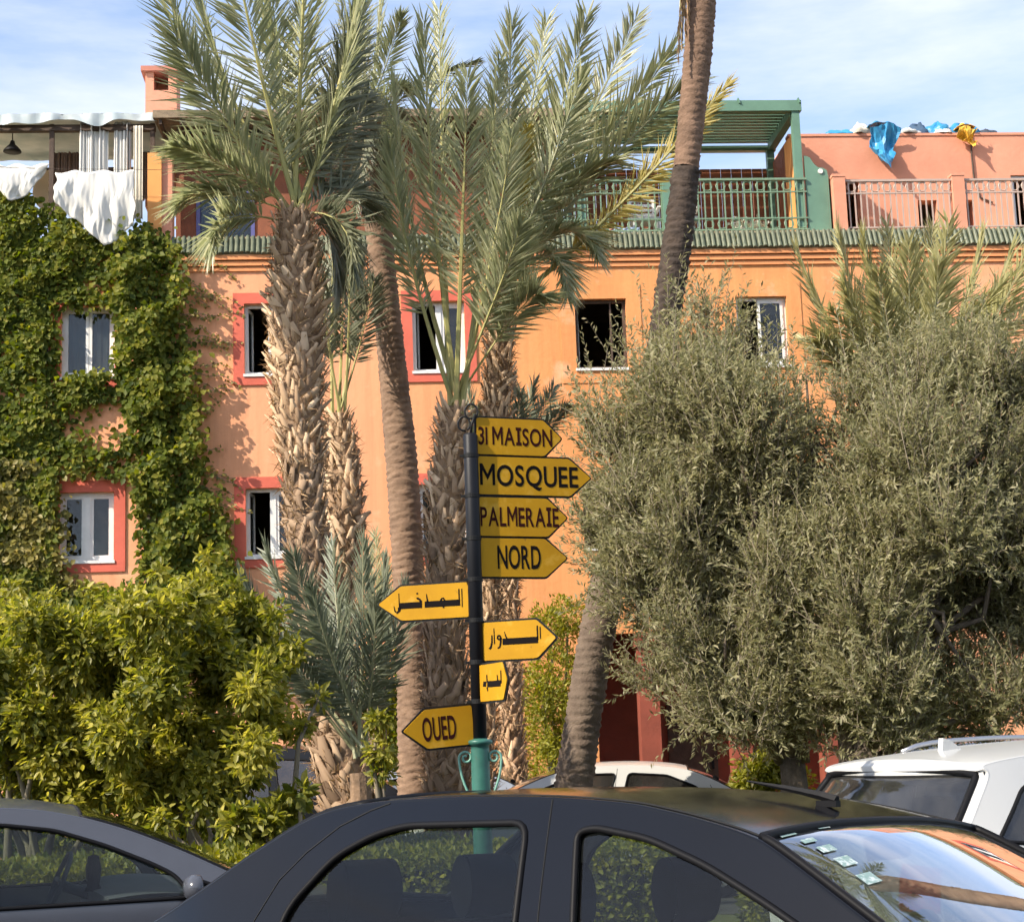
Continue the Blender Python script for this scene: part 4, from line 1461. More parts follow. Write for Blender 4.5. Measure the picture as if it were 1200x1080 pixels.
def olive_tree(label, foot, clumps, ntw, rng, fork=1.3, m=None, leafL=.070, twl=(.22, .5)):
    """clumps: list of (centre, radius, weight); foot: trunk base"""
    org = np.array([foot[0], foot[1], 0.])
    root = empty('olive_tree', org, 0, label, 'olive tree', 'olive trees')
    wood = MB()
    f0 = np.zeros(3)
    fk = f0 + np.array([.1, 0, fork])
    limb(wood, f0, fk, .17, .13, rng, 6, .06)
    tops = []
    C = np.array([c for c, r, w_ in clumps]) - org
    for i in range(len(C)):
        j = rng.integers(0, len(tops)) if tops and rng.random() < .55 else None
        st = fk if j is None else tops[j]
        p = limb(wood, st + rng.normal(0, .04, 3), C[i], .065 if j is None else .035, .012, rng, 8, .10)
        tops.append(p[4])
    wood.build('trunk', M_bark, root, True)
    rad = np.array([r for c, r, w_ in clumps])
    wt = np.array([w_ for c, r, w_ in clumps], float)
    wt = wt * rad ** 2
    wt /= wt.sum()
    ci = rng.choice(len(C), ntw, p=wt)
    d = nrm(rng.normal(size=(ntw, 3)))
    rr = rng.random(ntw) ** .45 * np.where(rng.random(ntw) < .2, 1.28, 1.0)
    base = C[ci] + d * (rad[ci] * rr)[:, None] * np.array([1, 1, .9])
    # thin out by lumpy noise so gaps and tufts appear
    keep = vnoise(base, 2.4, 5) + .7 * vnoise(base, 6.0, 6) > .72 + rng.random(ntw) * .20
    base, d, ci = base[keep], d[keep], ci[keep]
    n = len(base)
    tdir = nrm(d * .75 + np.array([0, 0, .75]) + rng.normal(0, .38, (n, 3)))
    tl = rng.uniform(twl[0], twl[1], n)
    long_ = rng.random(n) < .16
    tl[long_] *= rng.uniform(1.5, 2.6, long_.sum())
    tdir[long_] = nrm(tdir[long_] + np.array([0, 0, .9]))
    # twigs as thin triangles-prisms (two crossed slivers)
    sd = nrm(np.cross(tdir, rng.normal(size=(n, 3))))
    tw0 = base - tdir * .12
    tip = base + tdir * tl[:, None] + np.array([0, 0, -.05]) * tl[:, None]
    wv = .0045
    V = np.stack([tw0 - sd * wv, tw0 + sd * wv, tip, tw0 + np.cross(sd, tdir) * wv * 2], 1).reshape(-1, 3)
    ix = np.arange(n)[:, None] * 4
    F = np.concatenate([np.concatenate([ix, ix + 1, ix + 2], 1), np.concatenate([ix + 1, ix + 3, ix + 2], 1), np.concatenate([ix + 3, ix, ix + 2], 1)])
    tw = link('twigs', np_mesh('twigs', V, 3, F), M_twig, root)
    tw['kind'] = 'stuff'
    k = 24
    t = np.linspace(.02, 1, k)
    P = (tw0[:, None] + (tip - tw0)[:, None] * t[None, :, None]).reshape(-1, 3)
    az = rng.random((n, k)) * 6.28
    S = sd[:, None] * np.cos(az)[..., None] + np.cross(sd, tdir)[:, None] * np.sin(az)[..., None]
    D = nrm(S * .8 + tdir[:, None] * .75 + rng.normal(0, .15, (n, k, 3))).reshape(-1, 3)
    N = nrm(rng.normal(size=(n * k, 3)) + np.array([0, 0, .5]))
    shade = np.clip(.42 + .16 * rng.normal(size=n)[:, None] + .22 * rng.normal(size=(n, k)), 0, 1).ravel()
    L = leafL * rng.uniform(.7, 1.25, n * k)
    lv = link('crown', leaf_mesh('crown', P, D, N, L, L * .29, ((.45, 1.),), .3, .1, tint=shade), m or M_olive, root)
    lv['kind'] = 'stuff'
    return root


def px_clumps(lst, Y):
    o_ = []
    for (px, py, r, dy, wgt) in lst:
        c = np.array(at(px, py, Y + dy))
        o_.append((c, r * Y / FPX, wgt))
    return o_


r1 = np.random.default_rng(41)
Y1 = 17.2
cl = [(720, 520, 34, 0, .8), (740, 580, 46, -.4, 1), (715, 620, 34, .3, .9), (775, 420, 40, .2, .8), (800, 480, 58, -.3, 1), (770, 540, 50, .6, 1), (845, 420, 40, .3, .55), (830, 360, 24, .1, .25), (790, 365, 22, 0, .3), (885, 465, 40, 0, .7), (870, 520, 62, -.6, 1),
      (800, 620, 62, -.5, 1), (760, 690, 52, -.2, 1), (735, 665, 36, .2, .9), (840, 660, 66, .5, .9), (890, 590, 56, -.4, 1), (925, 510, 40, .4, .7), (800, 745, 50, -.4, 1), (850, 745, 62, -.7, 1), (905, 680, 60, -.7, 1), (825, 815, 46, -.3, 1), (880, 820, 56, -.5, 1), (930, 770, 58, -.2, 1), (920, 840, 44, .2, .9), (770, 790, 30, .3, .7), (700, 490, 22, .2, .45), (850, 475, 36, -.8, .8), (945, 640, 40, -.3, .8), (780, 455, 30, -.6, .8), (965, 560, 26, .3, .45), (970, 700, 40, .2, .8), (960, 610, 28, -.2, .5), (820, 560, 70, .2, 1), (870, 620, 70, .3, 1), (810, 690, 60, .2, 1)]
olive_tree('silvery olive tree filling the view right of the signs', at(918, 930, Y1) * 1.0, px_clumps(cl, Y1), 13000, r1, 1.5)
r2 = np.random.default_rng(42)
Y2 = 16.6
cl = [(1010, 480, 40, .2, .8), (1060, 450, 46, -.2, .9), (1120, 440, 46, .2, .9), (1175, 455, 46, 0, .9), (1215, 480, 50, .3, 1), (1020, 560, 50, -.3, .9), (1080, 530, 60, -.6, 1), (1150, 530, 64, -.3, 1), (1215, 560, 60, .3, 1), (990, 640, 44, -.3, .9), (1045, 630, 58, -.4, 1), (1110, 620, 62, -.7, 1), (1180, 630, 60, -.2, 1), (1240, 640, 60, .2, 1),
      (1010, 715, 54, -.5, 1), (1070, 700, 56, .6, .8), (1130, 700, 50, .5, .8), (1195, 710, 56, .4, .9), (990, 790, 50, -.2, 1), (1035, 800, 50, -.6, 1), (1050, 850, 36, -.3, .9), (1110, 800, 46, .8, .7), (1160, 815, 40, -.4, .9), (1210, 800, 46, -.2, 1), (980, 850, 36, .1, .9), (1170, 850, 30, 0, .8), (1250, 740, 60, 0, 1), (1110, 850, 30, .2, .7), (985, 520, 30, .3, .5), (975, 590, 30, .1, .55), (950, 480, 34, .2, 1), (985, 550, 40, .3, 1), (945, 445, 28, .1, .5), (975, 455, 38, .2, 1), (1000, 500, 42, .1, 1), (960, 545, 44, .2, 1), (965, 610, 40, .2, .9), (960, 520, 34, .4, .8), (1000, 440, 26, .2, .5), (1090, 580, 70, .3, 1), (1050, 680, 60, 0, 1), (1150, 610, 70, .4, 1)]
olive_tree('olive tree at the right edge above the white car', at(985, 930, Y2) * 1.0, px_clumps(cl, Y2), 14000, r2, 1.4)

# ================================================================== CREEPER ON THE FACADE
def in_poly(px, py, poly):
    x, y = px, py
    ins = np.zeros(len(x), bool)
    j = len(poly) - 1
    for i in range(len(poly)):
        xi, yi = poly[i]
        xj, yj = poly[j]
        c = ((yi > y) != (yj > y)) & (x < (xj - xi) * (y - yi) / (yj - yi + 1e-9) + xi)
        ins ^= c
        j = i
    return ins


def creeper(label, name, poly, holes, n, thick, m, rng, leafL=.105, sparse=None, seed=3, ztop=None):
    """leaves hugging the facade; poly, holes and thick work in pixels of the photograph turned into facade metres"""
    root = empty(name, FL(-8.0, -.1, 0), YAW, label, 'creeper')
    PU = np.array([fac(*p) for p in poly])
    HU = [np.array([fac(*p) for p in h]) for h in holes]
    lo, hi = PU.min(0), PU.max(0)
    q = rng.random((n * 3, 2)) * (hi - lo) + lo
    jit = q + rng.normal(0, .10, q.shape)
    ok = in_poly(jit[:, 0], jit[:, 1], PU)
    for h in HU:
        jj = q + rng.normal(0, .05, q.shape)
        ok &= ~in_poly(jj[:, 0], jj[:, 1], h)
    if sparse is not None:
        for (c, rx, rz, pr) in sparse:
            cu = np.array(fac(*c))
            dd = ((q - cu) / np.array([rx, rz])) ** 2
            ok &= ~((dd.sum(1) < 1) & (rng.random(len(q)) < pr))
    nz_ = vnoise(q, 1.9, seed) * .6 + vnoise(q, 5.5, seed + 1) * .4
    ok &= rng.random(len(q)) < np.clip(nz_ * 1.7, .15, 1)
    q, nz_ = q[ok][:n], nz_[ok][:n]
    k = len(q)
    th = thick * np.clip(nz_ * 1.5 - .15, .12, 1.3) * (.45 + .55 * np.clip((q[:, 0] + 7.0) / .5, 0, 1))
    dep = th * (1 - rng.random(k) ** 2.2 * .9)
    # local coords: x along facade, y towards building, root offset (-8, -.1)
    P = np.stack([q[:, 0] + 8.0, .10 - .02 - dep, q[:, 1]], 1)
    out_ = nrm(np.stack([rng.normal(0, .45, k), -np.ones(k), rng.normal(.35, .45, k)], 1))
    D = nrm(np.stack([rng.normal(0, .6, k), rng.normal(-.35, .35, k), rng.normal(-.55, .45, k)], 1))
    L = leafL * rng.uniform(.6, 1.3, k)
    tint = np.clip(.15 + .6 * nz_ + rng.normal(0, .24, k), 0, 1)
    o = link('foliage', leaf_mesh('foliage', P, D, out_, L, L * .85, ((.22, .75), (.55, .9)), .18, .25, tint=tint), m, root)
    o['kind'] = 'stuff'
    st = MB()
    for s in range(9):
        u = rng.choice([-8.4, -7.95, -6.12, -6.05]) + rng.normal(0, .05) + 8.0
        pts = [(u + .06 * math.sin(z * 1.3 + s) + .05 * math.sin(z * 3.1), .07, z) for z in np.linspace(0, hi[1] * rng.uniform(.7, .92), 24)]
        st.tube(pts, .014, 5)
    so_ = st.build('stems', M_bark, root)
    so_['kind'] = 'stuff'
    return root


rI1 = np.random.default_rng(51)
creeper('dense green creeper climbing the left end of the facade up to the terrace', 'creeper',
        [(-60, 215), (20, 225), (62, 248), (100, 268), (140, 292), (160, 262), (190, 275), (208, 300), (214, 350), (222, 400), (228, 450), (232, 505), (238, 560), (262, 600), (268, 640), (290, 700), (320, 780), (-60, 790)],
        [[(66, 360), (134, 360), (140, 400), (134, 440), (68, 440)], [(64, 556), (160, 560), (164, 690), (84, 692), (64, 664)]],
        34000, .55, M_ivy, rI1, sparse=[((40, 470), .7, .5, .35), ((115, 500), .55, .42, .82), ((100, 545), .65, .22, .6), ((150, 300), .3, .2, .4), ((150, 640), .22, .5, .55), ((120, 335), .35, .18, .7), ((215, 420), .2, 1.2, .35)])
rI2 = np.random.default_rng(52)
creeper('yellowing creeper low at the far left of the facade', 'creeper',
        [(-60, 540), (60, 548), (72, 600), (70, 665), (100, 690), (110, 740), (90, 800), (-60, 800)], [], 7000, .75, M_ivyy, rI2, seed=9)
# fine tendrils straying over the bare plaster
rI3 = np.random.default_rng(53)
tr_ = empty('creeper_tendrils', FL(-6, -.02, 6), YAW, 'thin creeper tendrils straying over the bare orange plaster', 'creeper')
tm = MB()
Pl, Dl = [], []
for k in range(34):
    px0, py0 = rI3.uniform(205, 238), rI3.uniform(305, 600)
    u0_, z0_ = fac(px0, py0)
    L = rI3.uniform(.25, .85)
    pts = []
    a0 = rI3.uniform(-.3, .35)
    for j in range(8):
        t = j / 7
        p = (u0_ + 6 + L * t, -.02 - .16 * (1 - t) * rI3.random(), z0_ - 6 - .25 * L * t * t + a0 * L * t + .03 * math.sin(9 * t + k))
        pts.append(p)
        for _ in range(3):
            Pl.append(np.array(p) + rI3.normal(0, .025, 3))
            Dl.append((rI3.normal(.3, .6), -.3, rI3.normal(-.4, .5)))
    tm.tube(pts, .005, 4)
ts = tm.build('stems', M_twig, tr_)
ts['kind'] = 'stuff'
Pl, Dl = np.array(Pl), np.array(Dl)
lf_ = link('leaves', leaf_mesh('leaves', Pl, Dl, np.array([[0, -1, .3]]).repeat(len(Pl), 0) + rI3.normal(0, .3, (len(Pl), 3)), np.full(len(Pl), .065), np.full(len(Pl), .05)), M_ivyy, tr_)
lf_['kind'] = 'stuff'

# ================================================================== SHRUBS
def shrub(name, label, cat, foot, clumps, n, m, rng, leafL=.085, asp=.5, shell=.35, rough_=.62, stem_r=.05, group=None, updir=.2, prof=((.3, .85), (.65, .8))):
    org = np.array([foot[0], foot[1], 0.])
    root = empty(name, org, 0, label, cat, group)
    C = np.array([c for c, r, w_ in clumps]) - org
    rad = np.array([r for c, r, w_ in clumps])
    wt = rad ** 2 * np.array([w_ for c, r, w_ in clumps])
    wt /= wt.sum()
    wood = MB()
    for i in (range(len(C)) if len(C) < 14 else rng.choice(len(C), 9, replace=False)):
        st = np.array([rng.normal(0, .08), rng.normal(0, .08), .0])
        e = C[i]
        limb(wood, st, e, stem_r, .012, rng, 7, .07)
    ws_ = wood.build('stems', M_twig, root, True)
    ws_['kind'] = 'stuff'
    ci = rng.choice(len(C), n, p=wt)
    d = nrm(rng.normal(size=(n, 3)))
    rr = 1 - shell * rng.random(n) ** 1.6
    lump = 1 - rough_ * .5 + rough_ * vnoise(C[ci] + d * rad[ci][:, None], 6.0, 8)
    dens = vnoise(C[ci] + d * rad[ci][:, None], 9.0, 18)
    lump = np.where(rng.random(n) < .10, lump * 1.15, lump)
    P = C[ci] + d * (rad[ci] * rr * lump)[:, None]
    ok = (P[:, 2] > .03) & (dens + rng.random(n) * .5 > .52)
    P, d = P[ok], d[ok]
    k = len(P)
    D = nrm(d * .8 + rng.normal(0, .55, (k, 3)) + np.array([0, 0, updir - .25]))
    N = nrm(d * .5 + np.array([0, 0, .7]) + rng.normal(0, .45, (k, 3)))
    L = leafL * rng.uniform(.6, 1.25, k)
    tn = np.clip(.15 + .4 * vnoise(P, 2.5, 4) + rng.normal(0.1, .26, k), 0, 1)
    o = link('foliage', leaf_mesh('foliage', P, D, N, L, L * asp, prof, .3, .2, tint=tn), m, root)
    o['kind'] = 'stuff'
    return root


rs = np.random.default_rng(61)
Yc = 13.6


def poly_clumps(poly, cnt, rpx, Y, dy, rng, thin_below=None):
    """random leaf clumps inside a pixel polygon at depth Y"""
    P = np.array(poly, float)
    o_ = []
    while len(o_) < cnt:
        q = rng.uniform(P.min(0), P.max(0))
        if not in_poly(q[:1], q[1:], P)[0]:
            continue
        wgt = rng.uniform(.5, 1.3)
        if thin_below and q[1] > thin_below:
            wgt *= .45
        o_.append((q[0], q[1], rng.uniform(*rpx), rng.uniform(-dy, dy), wgt))
    return px_clumps(o_, Y)


shrub('citrus_tree', 'leafy citrus tree with glossy yellow green leaves behind the grey car', 'citrus tree', at(250, 980, Yc),
      px_clumps([(150, 695, 13, 0, .6), (185, 670, 12, .1, .5), (240, 652, 12, .2, .5), (275, 686, 13, .1, .6), (322, 722, 14, 0, .6), (345, 758, 13, 0, .6), (372, 820, 12, 0, .6)], Yc) + poly_clumps([(135, 735), (165, 700), (200, 690), (225, 670), (255, 705), (290, 690), (315, 735), (352, 775), (366, 845), (300, 885), (285, 930), (260, 960), (200, 965), (140, 950), (120, 800)], 110, (14, 32), Yc, .9, rs, 925),
      46000, M_citrus, rs, .076, .5, 1.0, rough_=.9)
shrub('citrus_tree', 'leafy citrus tree at the left edge below the yellowing creeper', 'citrus tree', at(60, 1000, Yc + .6),
      px_clumps([(15, 690, 14, .1, .6), (60, 700, 13, 0, .6), (105, 692, 12, .2, .5), (125, 705, 12, 0, .5)], Yc + .6) + poly_clumps([(-40, 725), (30, 715), (100, 712), (160, 715), (165, 800), (150, 950), (60, 960), (-40, 950)], 110, (15, 34), Yc + .6, .9, rs, 925),
      46000, M_citrus, rs, .076, .5, 1.0, rough_=.9)
shrub('shrub', 'shaded bush filling the gap under the citrus trees', 'shrub', at(130, 1000, 17.0),
      poly_clumps([(-60, 880), (270, 870), (270, 985), (-60, 1000)], 26, (24, 40), 17.0, .4, rs), 9000, M_ivy, rs, .10, .55, .8)
shrub('shrub', 'low leafy shrub sprouting between the citrus tree and the dark car', 'shrub', at(330, 990, 13.0),
      px_clumps([(335, 945, 16, 0, 1), (352, 930, 13, -.1, .8), (310, 965, 20, -.2, 1), (280, 965, 22, -.2, 1)], 13.0),
      1300, M_citrus, rs, .10, .5, .8)
shrub('shrub', 'green leafy sucker growing at the foot of the young palm', 'shrub', at(445, 960, 15.8),
      px_clumps([(446, 880, 15, 0, 1), (443, 845, 12, 0, 1), (447, 905, 14, 0, .8)], 15.8), 700, M_citrus, rs, .09, .4, .9)
shrub('clipped_conifer', 'tall yellow green clipped hedge column right of the pale trunk', 'hedge', at(650, 975, 24.0),
      px_clumps([(640, 735, 26, 0, 1), (665, 725, 26, .2, 1), (648, 790, 36, 0, 1), (650, 850, 38, 0, 1), (648, 905, 38, 0, 1), (640, 820, 30, -.3, 1), (664, 870, 28, -.3, 1), (650, 950, 38, 0, 1)], 24.0),
      16000, M_lime, rs, .07, .4, .5, updir=.5)
shrub('shrub', 'small bright yellow green shrub under the olive crown', 'shrub', at(892, 950, 20.0),
      px_clumps([(890, 905, 24, 0, 1), (905, 900, 20, .1, 1), (880, 920, 22, 0, 1), (925, 910, 16, 0, .7), (938, 915, 14, 0, .7)], 20.0), 3200, M_lime, rs, .08, .5, .7)
# dark understory bushes in the shade behind the trunks
shrub('shrub', 'shaded green bush behind the trunks left of the sign pole', 'shrub', at(455, 980, 25.6),
      px_clumps([(440, 800, 44, 0, 1), (470, 850, 44, 0, 1), (420, 880, 44, 0, 1), (480, 910, 40, 0, 1), (395, 830, 36, 0, 1)], 25.6), 7000, M_ivy, rs, .10, .6, .5)
# dry palm fronds fanning out on the ground by the porch
dp = at(838, 955, 21.0)
dry = empty('dry_palm_fronds', (dp[0], dp[1], 0), 0, 'fan of dry brown palm fronds leaning by the porch', 'palm fronds')
for k in range(15):
    a = R(28 + k * 8.5)
    L = rs.uniform(.75, 1.15)
    A = np.array([0, 0, .35])
    C = np.array([math.cos(a) * L, rs.normal(0, .25), .5 + math.sin(a) * L * .75])
    f_ = MB().tube([A, (A + C) / 2 + rs.normal(0, .03, 3), C], [.03, .022, .008], 5).build('frond', M_boot, dry)
MB().tube([(0, 0, 0), (0, 0, .4)], [.14, .11], 8).build('stump', M_bootdark, dry)


def hedge(label, x0, x1, y0, y1, h, n, rng, m=None):
    root = empty('hedge', ((x0 + x1) / 2, (y0 + y1) / 2, 0), 0, label, 'hedge', 'low clipped hedges')
    wx, wy = (x1 - x0) / 2, (y1 - y0) / 2
    MB().box(-wx + .12, wx - .12, -wy + .12, wy - .12, 0, h - .12).build('core', mat('hedge_twigs', (.05, .05, .02), .95, var=.3, vscale=20), root)
    # leaves on top, front, back
    areas = np.array([wx * wy * 4, wx * 2 * h, wx * 2 * h, wy * 2 * h, wy * 2 * h])
    f = rng.choice(5, n, p=areas / areas.sum())
    a, b = rng.random(n) * 2 - 1, rng.random(n)
    P = np.zeros((n, 3))
    Nn = np.zeros((n, 3))
    top = f == 0
    P[top] = np.stack([a[top] * wx, (b[top] * 2 - 1) * wy, np.full(top.sum(), h)], 1)
    Nn[top] = (0, 0, 1)
    for kk, (sx, sy) in ((1, (0, -1)), (2, (0, 1)), (3, (-1, 0)), (4, (1, 0))):
        s = f == kk
        P[s] = np.stack([a[s] * wx if sx == 0 else np.full(s.sum(), sx * wx), a[s] * wy if sx else np.full(s.sum(), sy * wy), b[s] * h], 1)
        Nn[s] = (sx, sy, .3)
    P += Nn * (.07 * (vnoise(P, 4., 3) - .5) * 2)[:, None] - Nn * (rng.random(n) ** 2 * .12)[:, None]
    D = nrm(Nn + rng.normal(0, .6, (n, 3)))
    L = (.05 if h < 2 else .16) * rng.uniform(.7, 1.4, n)
    tn = np.clip(.1 + .6 * vnoise(P, 3, 2) + rng.normal(0, .2, n), 0, 1)
    o = link('foliage', leaf_mesh('foliage', P, D, Nn + rng.normal(0, .5, (n, 3)), L, L * .55, ((.4, 1.),), .2, .1, tint=tn), m or M_hedge, root)
    o['kind'] = 'stuff'


hedge('low clipped yellow green hedge running behind the parked cars at the left', -6.4, .9, 11.5, 12.3, 1.02, 42000, rs)
hedge('low clipped hedge running behind the parked cars at the right', 1.5, 7.5, 11.5, 12.3, .95, 26000, rs)
hedge('second low hedge further back behind the citrus trees', -4.2, -.6, 14.7, 15.3, .98, 14000, rs)
hedge('tall hedge across the street behind the camera, mirrored in the car windows', -22, 16, -9.6, -8.2, 4.2, 26000, rs, M_ivy)

# ================================================================== CARS
def pip(x, y, poly):
    ins = False
    j = len(poly) - 1
    for i in range(len(poly)):
        xi, yi = poly[i]
        xj, yj = poly[j]
        if (yi > y) != (yj > y) and x < (xj - xi) * (y - yi) / (yj - yi) + xi:
            ins = not ins
        j = i
    return ins


def round_poly(pts, r=.05, n=4):
    """polygon with rounded corners"""
    o_ = []
    m = len(pts)
    for i in range(m):
        p = Vector(pts[i])
        a = Vector(pts[i - 1]) - p
        b_ = Vector(pts[(i + 1) % m]) - p
        q = min(r, a.length * .45, b_.length * .45)
        p0, p1 = p + a.normalized() * q, p + b_.normalized() * q
        for k in range(n + 1):
            t = k / n
            v = p0 * (1 - t) ** 2 + p * 2 * t * (1 - t) + p1 * t * t
            o_.append((v.x, v.y))
    return o_


def resample(pts, step, closed=False):
    o_ = []
    P = [Vector(p) for p in pts]
    if closed:
        P = P + [P[0]]
    for a, b_ in zip(P[:-1], P[1:]):
        n = max(1, int(round((b_ - a).length / step)))
        for k in range(n):
            v = a + (b_ - a) * (k / n)
            o_.append((v.x, v.y))
    if not closed:
        o_.append(tuple(P[-1]))
    return o_


def cdt_fill(loops, inside, step):
    """triangulate the region where inside(x, z) is true; loops are closed polylines used as constraints"""
    V, E = [], []
    for lp in loops:
        n = len(V)
        V += [Vector(p) for p in lp]
        E += [(n + i, n + (i + 1) % len(lp)) for i in range(len(lp))]
    xs = [v.x for v in V]
    zs = [v.y for v in V]
    x = min(xs)
    allp = [(v.x, v.y) for v in V]
    A = np.array(allp)
    while x < max(xs):
        z = min(zs)
        while z < max(zs):
            if inside(x, z) and np.min((A[:, 0] - x) ** 2 + (A[:, 1] - z) ** 2) > (step * .45) ** 2:
                V.append(Vector((x, z)))
            z += step
        x += step
    r = delaunay_2d_cdt(V, E, [], 0, 1e-5)
    vo, fo = r[0], r[2]
    F = []
    for f in fo:
        cx = sum(vo[i].x for i in f) / len(f)
        cz = sum(vo[i].y for i in f) / len(f)
        if inside(cx, cz):
            F.append(tuple(f))
    return [(v.x, v.y) for v in vo], F


def make_car(name, spec, label, pos, rz):
    root = empty(name, pos, rz, label, 'car', 'parked cars')
    wb, zb, wt, zt, ws = spec['w_belt'], spec['z_belt'], spec['w_top'], spec['z_top'], spec['w_sill']
    xr, xf = spec['T'][0][0], spec['T'][-1][0]
    x0, x1 = min(p[0] for p in spec['T']), max(p[0] for p in spec['T'])
    paint = spec['paint']

    def S(x, z):
        if z < zb:
            t = max(0, (zb - z) / zb)
            wdt = wb - (wb - ws) * t ** 2.2 + .012 * math.sin(math.pi * min(1, t * 1.6))
        else:
            t = (z - zb) / (zt - zb)
            wdt = wb + (wt - wb) * (t + .10 * t * t) / 1.10
        e0 = max(0, (x0 + .75 - x) / .75)
        e1 = max(0, (x - (x1 - .85)) / .85)
        return wdt * (1 - .16 * e0 ** 2.4) * (1 - .20 * e1 ** 2.2)

    Tn = spline(spec['T'], len(spec['T']) * 5)
    T = [tuple(p) for p in Tn]
    # smooth only where asked: resample to even step
    T = resample(T, .055)
    ax0, ax1, ra = spec['axles'][0], spec['axles'][1], spec['arch']
    zs_ = spec['sill']
    bot = [T[-1], (ax1 + ra + .02, zs_)]
    arc = lambda cx: [(cx + math.cos(a) * ra, spec['wheel_r'] + math.sin(a) * ra) for a in np.linspace(-.25, math.pi + .25, 17)]
    bot = arc(ax1) + arc(ax0)
    outer = T + [p for p in bot if True]
    outer = [p for i, p in enumerate(outer) if i == 0 or (Vector(p) - Vector(outer[i - 1])).length > 1e-4]
    wins = {k: resample(round_poly(p, spec.get('wr', .05)), .05, True) for k, p in spec['windows'].items()}

    def ins(x, z):
        return pip(x, z, outer) and not any(pip(x, z, wv) for wv in wins.values())
    sv, sf = cdt_fill([outer] + list(wins.values()), ins, .10)
    # top skin along T
    cols = np.array([-1, -.985, -.955, -.90, -.8, -.6, -.35, 0, .35, .6, .8, .90, .955, .985, 1])
    nT = len(T)
    Tn_ = np.array(T)
    tg = nrm(np.gradient(Tn_, axis=0))
    nrm2 = np.stack([-tg[:, 1], tg[:, 0]], 1)

    def crown(i):
        x, z = T[i]
        c = spec.get('crown', .045)
        nx, nz_ = nrm2[i]
        return c + .10 * max(0, nx) ** 2 + .07 * max(0, -nx) ** 2

    def topv(i, t):
        x, z = T[i]
        c = crown(i) * (1 - abs(t) ** 2.4)
        return (x + nrm2[i][0] * c, t * S(x, z), z + nrm2[i][1] * c)

    bm = bmesh.new()

    def side(sgn):
        vv = [bm.verts.new((x, sgn * S(x, z), z)) for x, z in sv]
        for f in sf:
            try:
                bm.faces.new([vv[i] for i in f])
            except ValueError:
                pass
    side(1)
    side(-1)
    bmesh.ops.remove_doubles(bm, verts=bm.verts, dist=2e-4)
    grid = [[bm.verts.new(topv(i, t)) for t in cols] for i in range(nT)]
    ws0, ws1 = spec['windshield']       # x range (top, base)
    rg0, rg1 = spec['rear_glass']       # x range (base, top)
    zmin = spec['glass_zmin']
    gl = {'windshield': [], 'rear_window': []}
    edge = spec.get('pillar_t', .955)
    for i in range(nT - 1):
        xm, zm = (T[i][0] + T[i + 1][0]) / 2, (T[i][1] + T[i + 1][1]) / 2
        for j in range(len(cols) - 1):
            tm_ = (cols[j] + cols[j + 1]) / 2
            kind = None
            if abs(tm_) < edge and zm > zmin:
                if ws0 < xm < ws1 and nrm2[i][0] > .1:
                    kind = 'windshield'
                elif rg0 < xm < rg1 and nrm2[i][0] < -.1 and zm < spec.get('rear_zmax', 9) and abs(tm_) < spec.get('rear_t', edge):
                    kind = 'rear_window'
            if kind:
                gl[kind].append((i, j))
            else:
                bm.faces.new([grid[i][j], grid[i + 1][j], grid[i + 1][j + 1], grid[i][j + 1]])
    bmesh.ops.delete(bm, geom=[v for v in bm.verts if not v.link_faces], context='VERTS')
    bmesh.ops.recalc_face_normals(bm, faces=bm.faces)
    # make sure normals look outwards
    bm.normal_update()
    flip = []
    for f in bm.faces:
        c_ = f.calc_center_median()
        o_ = Vector((0, c_.y, c_.z - .75)) if abs(c_.x) < 1.2 else Vector((c_.x * .5, c_.y, c_.z - .6))
        if f.normal.dot(o_) < 0:
            flip.append(f)
    if flip:
        bmesh.ops.reverse_faces(bm, faces=flip)
    bm.normal_update()
    me = bpy.data.meshes.new('body')
    bm.to_mesh(me)
    bm.normal_update()
    # inner trim
    im_ = bpy.data.meshes.new('cabin_lining')
    for v in bm.verts:
        v.co = v.co - v.normal * .028
    bmesh.ops.delete(bm, geom=[f for f in bm.faces if f.calc_center_median().z < spec['sill'] + .12], context='FACES')
    bm.to_mesh(im_)
    bm.free()
    body = link('body', me, paint, root, True)
    for sgn in (-1, 1):
        MB().tube([(p[0] - nrm2[i][0] * .006, sgn * (S(p[0], p[1]) - .006), p[1] - nrm2[i][1] * .006) for i, p in enumerate(T)], .009, 8).build('body_edge', paint, root, True)
    link('cabin_lining', im_, spec.get('lining', M_trim), root, True)
    # glass
    for kind, cells in gl.items():
        if not cells:
            continue
        mb = MB()
        off = .006
        for (i, j) in cells:
            q = []
            for (a, b_) in ((i, j), (i + 1, j), (i + 1, j + 1), (i, j + 1)):
                p = topv(a, cols[b_])
                q.append((p[0] - nrm2[a][0] * off, p[1], p[2] - nrm2[a][1] * off))
            mb.quad(*q)
        me_ = mb.mesh(kind)
        b2 = bmesh.new()
        b2.from_mesh(me_)
        bmesh.ops.remove_doubles(b2, verts=b2.verts, dist=1e-4)
        bmesh.ops.recalc_face_normals(b2, faces=b2.faces)
        b2.to_mesh(me_)
        g_ = link(kind, me_, spec.get('screen', spec['glass']) if kind == 'windshield' else spec.get('rglass', spec['glass']), root, True)
        # rubber seal round it
        iL = [c[0] for c in cells]
        i0, i1 = min(iL), max(iL) + 1
        ed_ = edge if kind == 'windshield' else spec.get('rear_t', edge)
        tt = [c for c in cols if abs(c) <= ed_ + 1e-6]
        loop = [topv(i0, t) for t in tt] + [topv(i, tt[-1]) for i in range(i0 + 1, i1)] + [topv(i1, t) for t in reversed(tt)] + [topv(i, tt[0]) for i in range(i1 - 1, i0, -1)]
        MB().tube(loop, spec.get('seal', .013), 5, closed=True).build('window_seal', M_rubber, g_, True)
